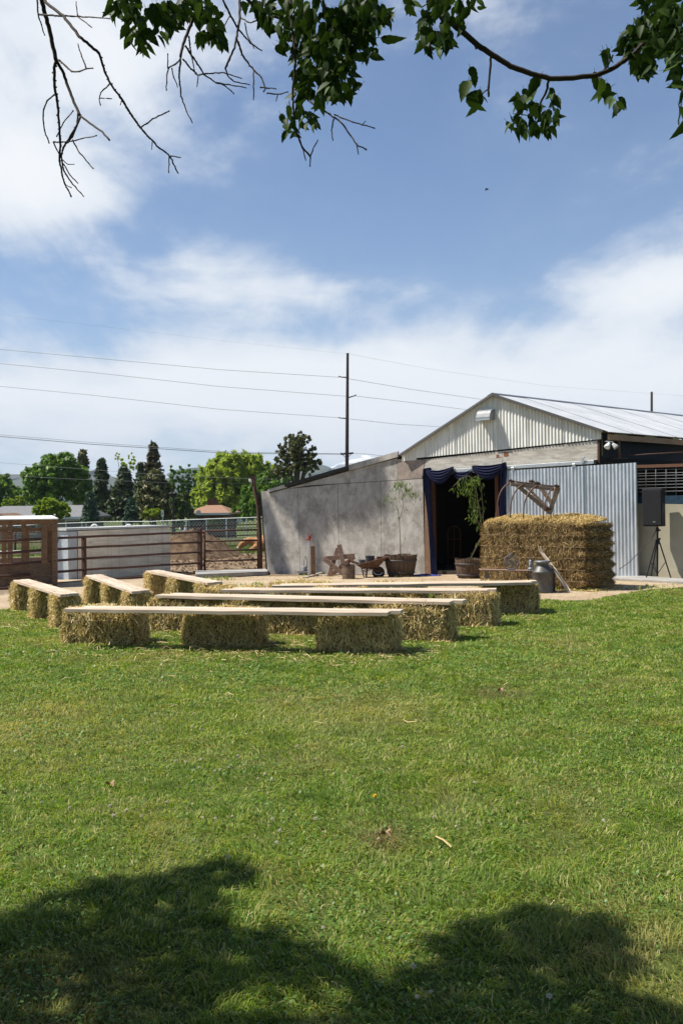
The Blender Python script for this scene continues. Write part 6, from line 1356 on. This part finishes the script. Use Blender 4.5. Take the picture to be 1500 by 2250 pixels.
for pts, w0, w1 in BR:
    # resample with small kinks and bud swellings
    P = []; R_w = []; segs = len(pts)-1; dj = rt_.uniform(-.06, .06)
    for i in range(segs):
        a, b = pts[i], pts[i+1]; L = math.hypot(b[0]-a[0], b[1]-a[1]); k = max(1, int(L/7))
        for j in range(k):
            t = j/k; P.append((lerp(a[0], b[0], t)+(rt_.uniform(-.9, .9) if (i or j) else 0), lerp(a[1], b[1], t)+(rt_.uniform(-.9, .9) if (i or j) else 0)))
    P.append(pts[-1]); n = len(P); W3 = []
    for i, (x, y) in enumerate(P):
        d = tdep(pts[0][0])+(tdep(pts[-1][0])-tdep(pts[0][0]))*i/(n-1)+dj*math.sin(i/(n-1)*math.pi); w = (w0+(w1-w0)*i/(n-1))*1.0; bud = 1.35 if (w < 4.5 and i % 2 == 0) else 1.0
        W3.append(at(x, y, d)); R_w.append(w*bud*d/F/2)
    mb = MB(); mb.tube(W3, R_w, 7 if w0 > 5 else 5)
    if w1 < 3.2:      # spur buds on the bare twigs
        for i in range(1, n-1, 2):
            dv = (W3[i+1]-W3[i-1]).normalized(); s_v = dv.cross(Vector((0, 1, 0))).normalized()*(1 if rt_.random() < .5 else -1); mb.tube([W3[i], W3[i]+s_v*(R_w[i]*1.7)+dv*R_w[i]], [R_w[i]*.8, R_w[i]*.5], 4)
        e = W3[-1]; mb.tube([e, e+(W3[-1]-W3[-2]).normalized()*.006], [R_w[-1]*1.5, R_w[-1]*.8], 5)
    mb.build('branch' if w0 >= 5 else 'twig', M_twig, tr, smooth=True)
# trunk and limbs (behind and above the camera)
mb = MB(); mb.tube([TB-Vector((0, 0, .2)), TB+Vector((.05, .1, .6)), TB+Vector((.1, .2, 1.8)), TB+Vector((.3, .6, 3.0)), TB+Vector((.7, 1.2, 4.2)), TB+Vector((1.3, 2.0, 5.6))], [.42, .30, .26, .23, .17, .08], 14); mb.build('trunk', simple('trunk bark', (.10, .08, .065), .95, var=.5, scale=7, bstr=.8), tr, smooth=True)
def limb(a, pxs, r0, r1):
    E = at(pxs[0], pxs[1], tdep(pxs[0])); a = Vector(a); m1 = a.lerp(E, .5)+Vector((0, 0, .9)); m2 = a.lerp(E, .8)+Vector((0, 0, .6)); mb = MB(); mb.tube([a, a.lerp(m1, .5)+Vector((0, 0, .15)), m1, m2, E], [r0, r0*.8, r0*.6, r0*.4, r1], 9); mb.build('limb', M_twig, tr, smooth=True)
limb(TB+Vector((.3, .6, 3.0)), (88, -60), .04, .012); limb(TB+Vector((.5, .9, 3.6)), (440, -50), .10, .011); limb(TB+Vector((.5, .9, 3.6)), (637, -50), .09, .010); limb(TB+Vector((.7, 1.2, 4.2)), (920, -70), .11, .013); limb(TB+Vector((.7, 1.2, 4.2)), (1520, -60), .08, .009)
# leaves in view
def leaf_me(k):
    r = random.Random(100+k); n = 9; L = 1.0; vs = []; fold = r.uniform(.15, .45); curl = r.uniform(.05, .35); wd = r.uniform(.17, .25)
    for i in range(n+1):
        t = i/n; w = wd*math.sin(math.pi*min(1, t**.62))*(1+.14*(i % 2))*(1 if i < n else 0); cz = -curl*t*t
        vs += [(-w, t, cz+w*fold), (0, t, cz), (w, t, cz+w*fold)]
    fs = []
    for i in range(n): a = i*3; fs += [(a, a+1, a+4, a+3), (a+1, a+2, a+5, a+4)]
    mb = MB(); mb.add(vs, fs); st = [(0, -.22, .03), (0, 0, 0)]; mb.tube(st, .012, 3); return mb.build('leaf', M_leafd, mesh_only=True, smooth=True)
LMs = [leaf_me(k) for k in range(8)]
CL = [(262, 20, 28, 24, 11), (290, 22, 26, 28, 12), (295, 72, 25, 28, 14), (318, 95, 22, 22, 9), (345, 55, 38, 36, 20), (372, 60, 20, 28, 9), (420, 25, 55, 26, 24), (455, 40, 26, 24, 12), (448, 88, 20, 16, 7), (480, 80, 18, 36, 14), (395, 18, 40, 18, 12),
      (600, 20, 42, 24, 14), (605, 55, 36, 22, 12), (618, 95, 14, 22, 4), (555, 10, 22, 14, 5), (650, 60, 42, 60, 26), (730, 90, 80, 80, 50), (790, 50, 60, 50, 30), (700, 150, 55, 60, 30), (745, 175, 45, 50, 22), (660, 120, 30, 60, 16), (655, 40, 40, 40, 26), (700, 55, 55, 52, 42), (715, 130, 62, 50, 44), (695, 175, 45, 40, 26), (740, 200, 36, 30, 18), (760, 60, 60, 48, 36), (800, 30, 60, 28, 24), (830, 40, 32, 28, 14), (790, 105, 36, 30, 18), (820, 120, 14, 18, 4), (865, 92, 10, 6, 1), (660, 215, 32, 26, 12), (705, 230, 22, 16, 5),
      (632, 262, 16, 20, 5), (668, 262, 22, 18, 8), (690, 280, 12, 8, 3), (630, 295, 8, 14, 3), (648, 295, 10, 10, 3),
      (900, 12, 18, 16, 5), (935, 50, 14, 28, 8), (925, 92, 24, 14, 7), (952, 100, 28, 20, 12), (975, 85, 20, 26, 10), (992, 20, 24, 26, 10), (1015, 50, 14, 20, 5), (1040, 10, 20, 18, 4), (960, 20, 30, 18, 9),
      (1040, 185, 8, 24, 3), (1052, 215, 18, 16, 6), (1048, 238, 10, 10, 2), (1022, 205, 8, 8, 1), (1170, 190, 10, 16, 2), (1145, 215, 22, 14, 5), (1160, 240, 28, 22, 10), (1128, 278, 20, 20, 7), (1165, 285, 24, 20, 9), (1205, 275, 20, 24, 8), (1215, 215, 12, 22, 6), (1195, 250, 22, 16, 7), (1225, 250, 8, 18, 3),
      (1330, 120, 12, 12, 4), (1310, 185, 12, 10, 4), (1330, 215, 12, 16, 4), (1352, 225, 20, 18, 5), (1322, 200, 8, 8, 2),
      (1380, 95, 26, 34, 14), (1400, 60, 24, 24, 9), (1420, 120, 30, 40, 18), (1408, 150, 22, 24, 8), (1450, 30, 44, 30, 18), (1480, 80, 28, 44, 18), (1470, 130, 30, 34, 14), (1490, 165, 16, 26, 7), (1495, 240, 6, 26, 3), (1485, 285, 12, 6, 1), (1430, 5, 40, 16, 9), (1450, 70, 50, 60, 34), (1485, 40, 30, 40, 20), (1400, 120, 28, 40, 10)]
LL = []
for cx, cy, rx, ry, n in CL:
    for k in range(int(n*1.5) if n > 4 else n):
        for _ in range(20):
            a = rt_.uniform(-1, 1); b = rt_.uniform(-1, 1)
            if a*a+b*b < 1: break
        x = cx+a*rx; y = cy+b*ry; d = tdep(cx)+rt_.uniform(-.16, .16); dx = a*.6+rt_.gauss(0, .55); dz = -.8+rt_.gauss(0, .6)*(.6 if n > 4 else 1)
        if cx == 865: dx, dz = 1.3, -.2
        LL.append((x, y, d, dx, dz, rt_.uniform(.034, .061) if n > 2 else .085))
print('leaves', len(LL)); rt_.shuffle(LL); MBx = []
def leaf_mat(x, y, d, dx, dz, s):
    p = at(x, y, d); yv = Vector((dx, rt_.gauss(0, .35), dz)).normalized(); nv = Vector((rt_.gauss(0, .7), -1+rt_.gauss(0, .5), rt_.gauss(0, .6))); xv = yv.cross(nv).normalized(); zv = xv.cross(yv)
    M = Matrix((xv, yv, zv)).transposed().to_4x4(); M.translation = p-yv*s*.5; return M @ Matrix.Scale(s, 4)
vis = [l for l in LL if l[1] > -8][:300]; rest = [l for l in LL if l not in vis]
for l in vis:
    o = part('leaf', LMs[rt_.randrange(8)], tr); M = leaf_mat(*l); M.translation -= TB; o.matrix_local = M
VV = []; FF_ = []
base_v = [np.array([tuple(v.co) for v in m.vertices]) for m in LMs]; base_f = [[tuple(p.vertices) for p in m.polygons] for m in LMs]
mb = MB()
for l in rest:
    k = rt_.randrange(8); M = leaf_mat(*l); mb.add([M @ Vector(v) for v in base_v[k]], base_f[k])
o = mb.build('leaf_mass', M_leafd, tr, smooth=True); tag(o, kind='stuff')
# the crown above and beside the picture, which shades the near lawn
SHD = [(-60, 2080), (60, 2010), (105, 1990), (150, 1955), (215, 1935), (300, 1928), (380, 1925), (420, 1905), (480, 1885), (560, 1895), (590, 1915), (545, 1955), (470, 1975), (520, 1990), (560, 2040), (590, 2060), (650, 2040), (700, 2065), (760, 2095), (860, 2120), (930, 2115), (975, 2085), (985, 2045), (1060, 2010), (1130, 1985), (1200, 1982), (1255, 1998), (1280, 2030), (1310, 2010), (1350, 2020), (1385, 2055), (1395, 2110), (1405, 2160), (1430, 2195), (1480, 2230), (1560, 2262)]
sp_ = [gp(x, y+14) for x, y in SHD]; sX = np.array([p.x for p in sp_]); sY = np.array([p.y for p in sp_]); 
gxy = [(p.x, p.y) for p in sp_]+[(4.5, 2.4), (4.5, -6), (-7, -6), (-7, 3.6)]
def inpoly(x, y, poly):
    c = np.zeros(len(x), bool); j = len(poly)-1
    for i in range(len(poly)):
        xi, yi = poly[i]; xj, yj = poly[j]; k = ((yi > y) != (yj > y)) & (x < (xj-xi)*(y-yi)/(yj-yi+1e-12)+xi); c ^= k; j = i
    return c
n = 320000; gx = RNG.uniform(-6.5, 4.5, n); gy = RNG.uniform(-5.5, 5.2, n); k = inpoly(gx+.11*(pnoise(gx, gy, 9, 2)-.5)+.06*(pnoise(gx, gy, 30, 2)-.5), gy+.22*(pnoise(gx, gy, 8, 7)-.5)+.10*(pnoise(gx, gy, 24, 7)-.5), gxy); gx_ = gx+RNG.normal(0, .05, n); gy_ = gy+RNG.normal(0, .04, n); near = RNG.random(n) < np.where(gy > 2.2, 1.0, .45)*np.where(pnoise(gx, gy, 3.3, 4) > .90, .2, 1)*np.where(pnoise(gx, gy, 6.5, 14) > .84, .1, 1); k &= near
gx = gx[k]; gy = gy[k]; zz_ = 3.45+1.9*RNG.random(len(gx))**.8; L_ = zz_/(-SD.z); cx = gx-SD.x*L_; cy = gy-SD.y*L_
# leaves that would fall inside the picture are pushed further up the sun's ray until they clear its top edge
for _ in range(60):
    u = cx/np.maximum(cy, .1); v = (zz_-EYE)/np.maximum(cy, .1); bad = (cy > .1) & (v < (YH+25)/F+.02+.02) & (np.abs(u) < .40)
    zz_ = np.where(bad, zz_+.15, zz_); L_ = zz_/(-SD.z); cx = gx-SD.x*L_; cy = gy-SD.y*L_
C = np.stack([cx, cy, zz_], -1); D = RNG.normal(0, .5, C.shape); D[:, 2] -= .7; D /= np.linalg.norm(D, axis=1, keepdims=True)
V, Fq = leaf_mesh_arr(len(C), C, D, RNG.uniform(.06, .11, len(C)), RNG.uniform(.045, .07, len(C)))
tag(link('foliage', npmesh('foliage', V-np.array(TB), Fq, M_leafd), tr), kind='stuff')
# a tall tree left of the picture: its shade lies on the plywood wall
def wall_shade():
    poly = [(600, 1075), (612, 1100), (640, 1120), (655, 1150), (665, 1168), (682, 1152), (705, 1150), (735, 1120), (746, 1125), (755, 1132), (770, 1130), (795, 1112), (800, 1120), (815, 1110), (828, 1102), (838, 1092), (845, 1060), (840, 1040), (760, 1035), (620, 1066)]
    return poly, [(577, 1110), (592, 1120), (606, 1160), (618, 1200), (631, 1262), (607, 1262), (600, 1200), (588, 1150)]
T2 = Vector((-11.5, 17.5, -.0)); t2 = thing('tall_tree', 'tall tree just left of the picture whose shade falls on the plywood wall', 'tree', T2)
PA, PB = wall_shade(); n = 9000; px_ = RNG.uniform(570, 850, n); py_ = RNG.uniform(1035, 1265, n); k = inpoly(px_, py_, PA) | (inpoly(px_, py_, PB) & (RNG.random(n) < .9)); C = []
for a, b in zip(px_[k], py_[k]):
    w = wp(float(a), float(b), 0); L_ = random.uniform(15.5, 19.5); C.append(tuple(w-SD*L_))
C = np.array(C); print('tall tree', C.min(0), C.max(0)); D = RNG.normal(0, 1, C.shape); D /= np.linalg.norm(D, axis=1, keepdims=True)
V, Fq = leaf_mesh_arr(len(C), C, D, RNG.uniform(.14, .26, len(C)), RNG.uniform(.12, .2, len(C))); link('crown', npmesh('crown', V-np.array(T2), Fq, LM['maple']), t2)
cm = Vector(C.mean(0)); T2b = Vector((cm.x-.6, cm.y-.5, 0)); mb = MB(); mb.tube([T2b, T2b+Vector((.1, 0, 3)), T2b.lerp(cm, .6), cm+Vector((.4, .3, 1))], [.35, .28, .2, .05], 10); mb.build('trunk', BARK, t2)
# ------------------------------------------------------------------ clover flowers, dandelion, stones, dry leaf, bird
def fl_me():
    mb = MB(); r = random.Random(3)
    for k in range(26):
        a = r.uniform(0, 6.28); e = r.uniform(-.3, 1.5); d = Vector((math.cos(a)*math.cos(e), math.sin(a)*math.cos(e), math.sin(e))); mb.bar(d*.003+Vector((0, 0, .055)), d*.009+Vector((0, 0, .055)), .0035, .0025, taper=.5)
    return mb.build('flower_head', simple('clover head', (.62, .55, .44), .7), mesh_only=True)
FM = fl_me(); mb = MB(); mb.tube([(0, 0, 0), (.003, 0, .03), (0, 0, .055)], .0012, 4); SMm = mb.build('stem', M_clover, mesh_only=True)
FL = [(390, 1683), (410, 1688), (440, 1685), (436, 1702), (475, 1708), (488, 1706), (505, 1700), (489, 1712), (568, 1727), (580, 1720), (593, 1731), (272, 1803), (249, 1811), (315, 1811), (447, 1813), (470, 1813), (508, 1812), (597, 1821), (619, 1845), (606, 1871), (502, 1911), (525, 1675), (534, 1691), (655, 1655), (690, 1678), (423, 1608), (437, 1613), (243, 1789), (366, 1780), (1040, 1735), (1005, 1600), (958, 1810), (830, 1860), (700, 1820), (150, 1790), (95, 1775), (1000, 1835), (1320, 1822), (706, 2062), (914, 2222), (948, 2206), (1216, 2228), (915, 2160), (1175, 1690), (880, 1655), (1010, 1500)]
for i, (x, y) in enumerate(FL):
    p = gp(x, y+8); t = thing('clover_flower', 'small whitish clover flower head standing in the lawn', 'clover flower', p, 'white clover flowers in the lawn'); s = random.uniform(.85, 1.25); t.scale = (s, s, s); t.rotation_euler = (random.uniform(-.2, .2), random.uniform(-.2, .2), random.uniform(0, 6)); part('flower_head', FM, t); part('stem', SMm, t)
p = gp(824, 1772); t = thing('dandelion', 'single bright yellow dandelion in the middle of the lawn', 'dandelion', p); mb = MB(); mb.tube([p, p+Vector((0, 0, .05))], .0015, 4); mb.build('stem', M_clover, t)
mb = MB(); r = random.Random(2)
for k in range(44): a = r.uniform(0, 6.28); e = r.uniform(.1, 1.4); d = Vector((math.cos(a)*math.cos(e), math.sin(a)*math.cos(e), math.sin(e))); mb.bar(p+Vector((0, 0, .05)), p+Vector((0, 0, .05))+d*.015, .004, .002)
mb.build('flower_head', simple('dandelion yellow', (.80, .55, .01), .6), t)
mb = MB(); a, b = gp(958, 1862), gp(992, 1884); mb.tube([a+Vector((0, 0, .05)), a.lerp(b, .5)+Vector((0, 0, .055)), b+Vector((0, 0, .045))], .005, 5); tag(mb.build('straw_stalk', M_straw, None), 'single pale straw stalk lying on the lawn in the near right', 'straw stalk')
for x, y, lab in ((242, 1738, 'curled tan dead leaf on the lawn at the left'), (1098, 1527, 'brown dead leaf in the middle distance of the lawn'), (846, 1850, 'flat dry leaf by the bare spot in the near lawn')):
    p = gp(x, y); mb = MB(); mb.grid(lambda u, v: p+Vector(((u-.5)*.05, (v-.5)*.035, .045+.015*math.sin(u*5)*math.cos(v*4))), 6, 6); tag(mb.build('dead_leaf', simple('dead leaf', (.36, .23, .13), .8), None, smooth=True), lab, 'dead leaf')
# small dark bird in flight
c = at(1069, 417, 60); t = thing('bird', 'small dark bird flying in the blue sky at the right', 'bird', c); mb = MB(); mb.tube([c+Vector((-.13, 0, -.05)), c+Vector((-.05, 0, 0)), c+Vector((.06, 0, .03)), c+Vector((.12, 0, .06))], [.01, .035, .035, .008], 7); mb.build('body', M_black, t, smooth=True)
for sgn in (-1, 1): mb = MB(); mb.add([c+Vector((.04, 0, .02)), c+Vector((-.04, 0, -.01)), c+Vector((-.12, sgn*.1, .03)), c+Vector((-.02, sgn*.18, .07))], [(0, 1, 2, 3)]); mb.build('wing', M_black, t, solid=.008)
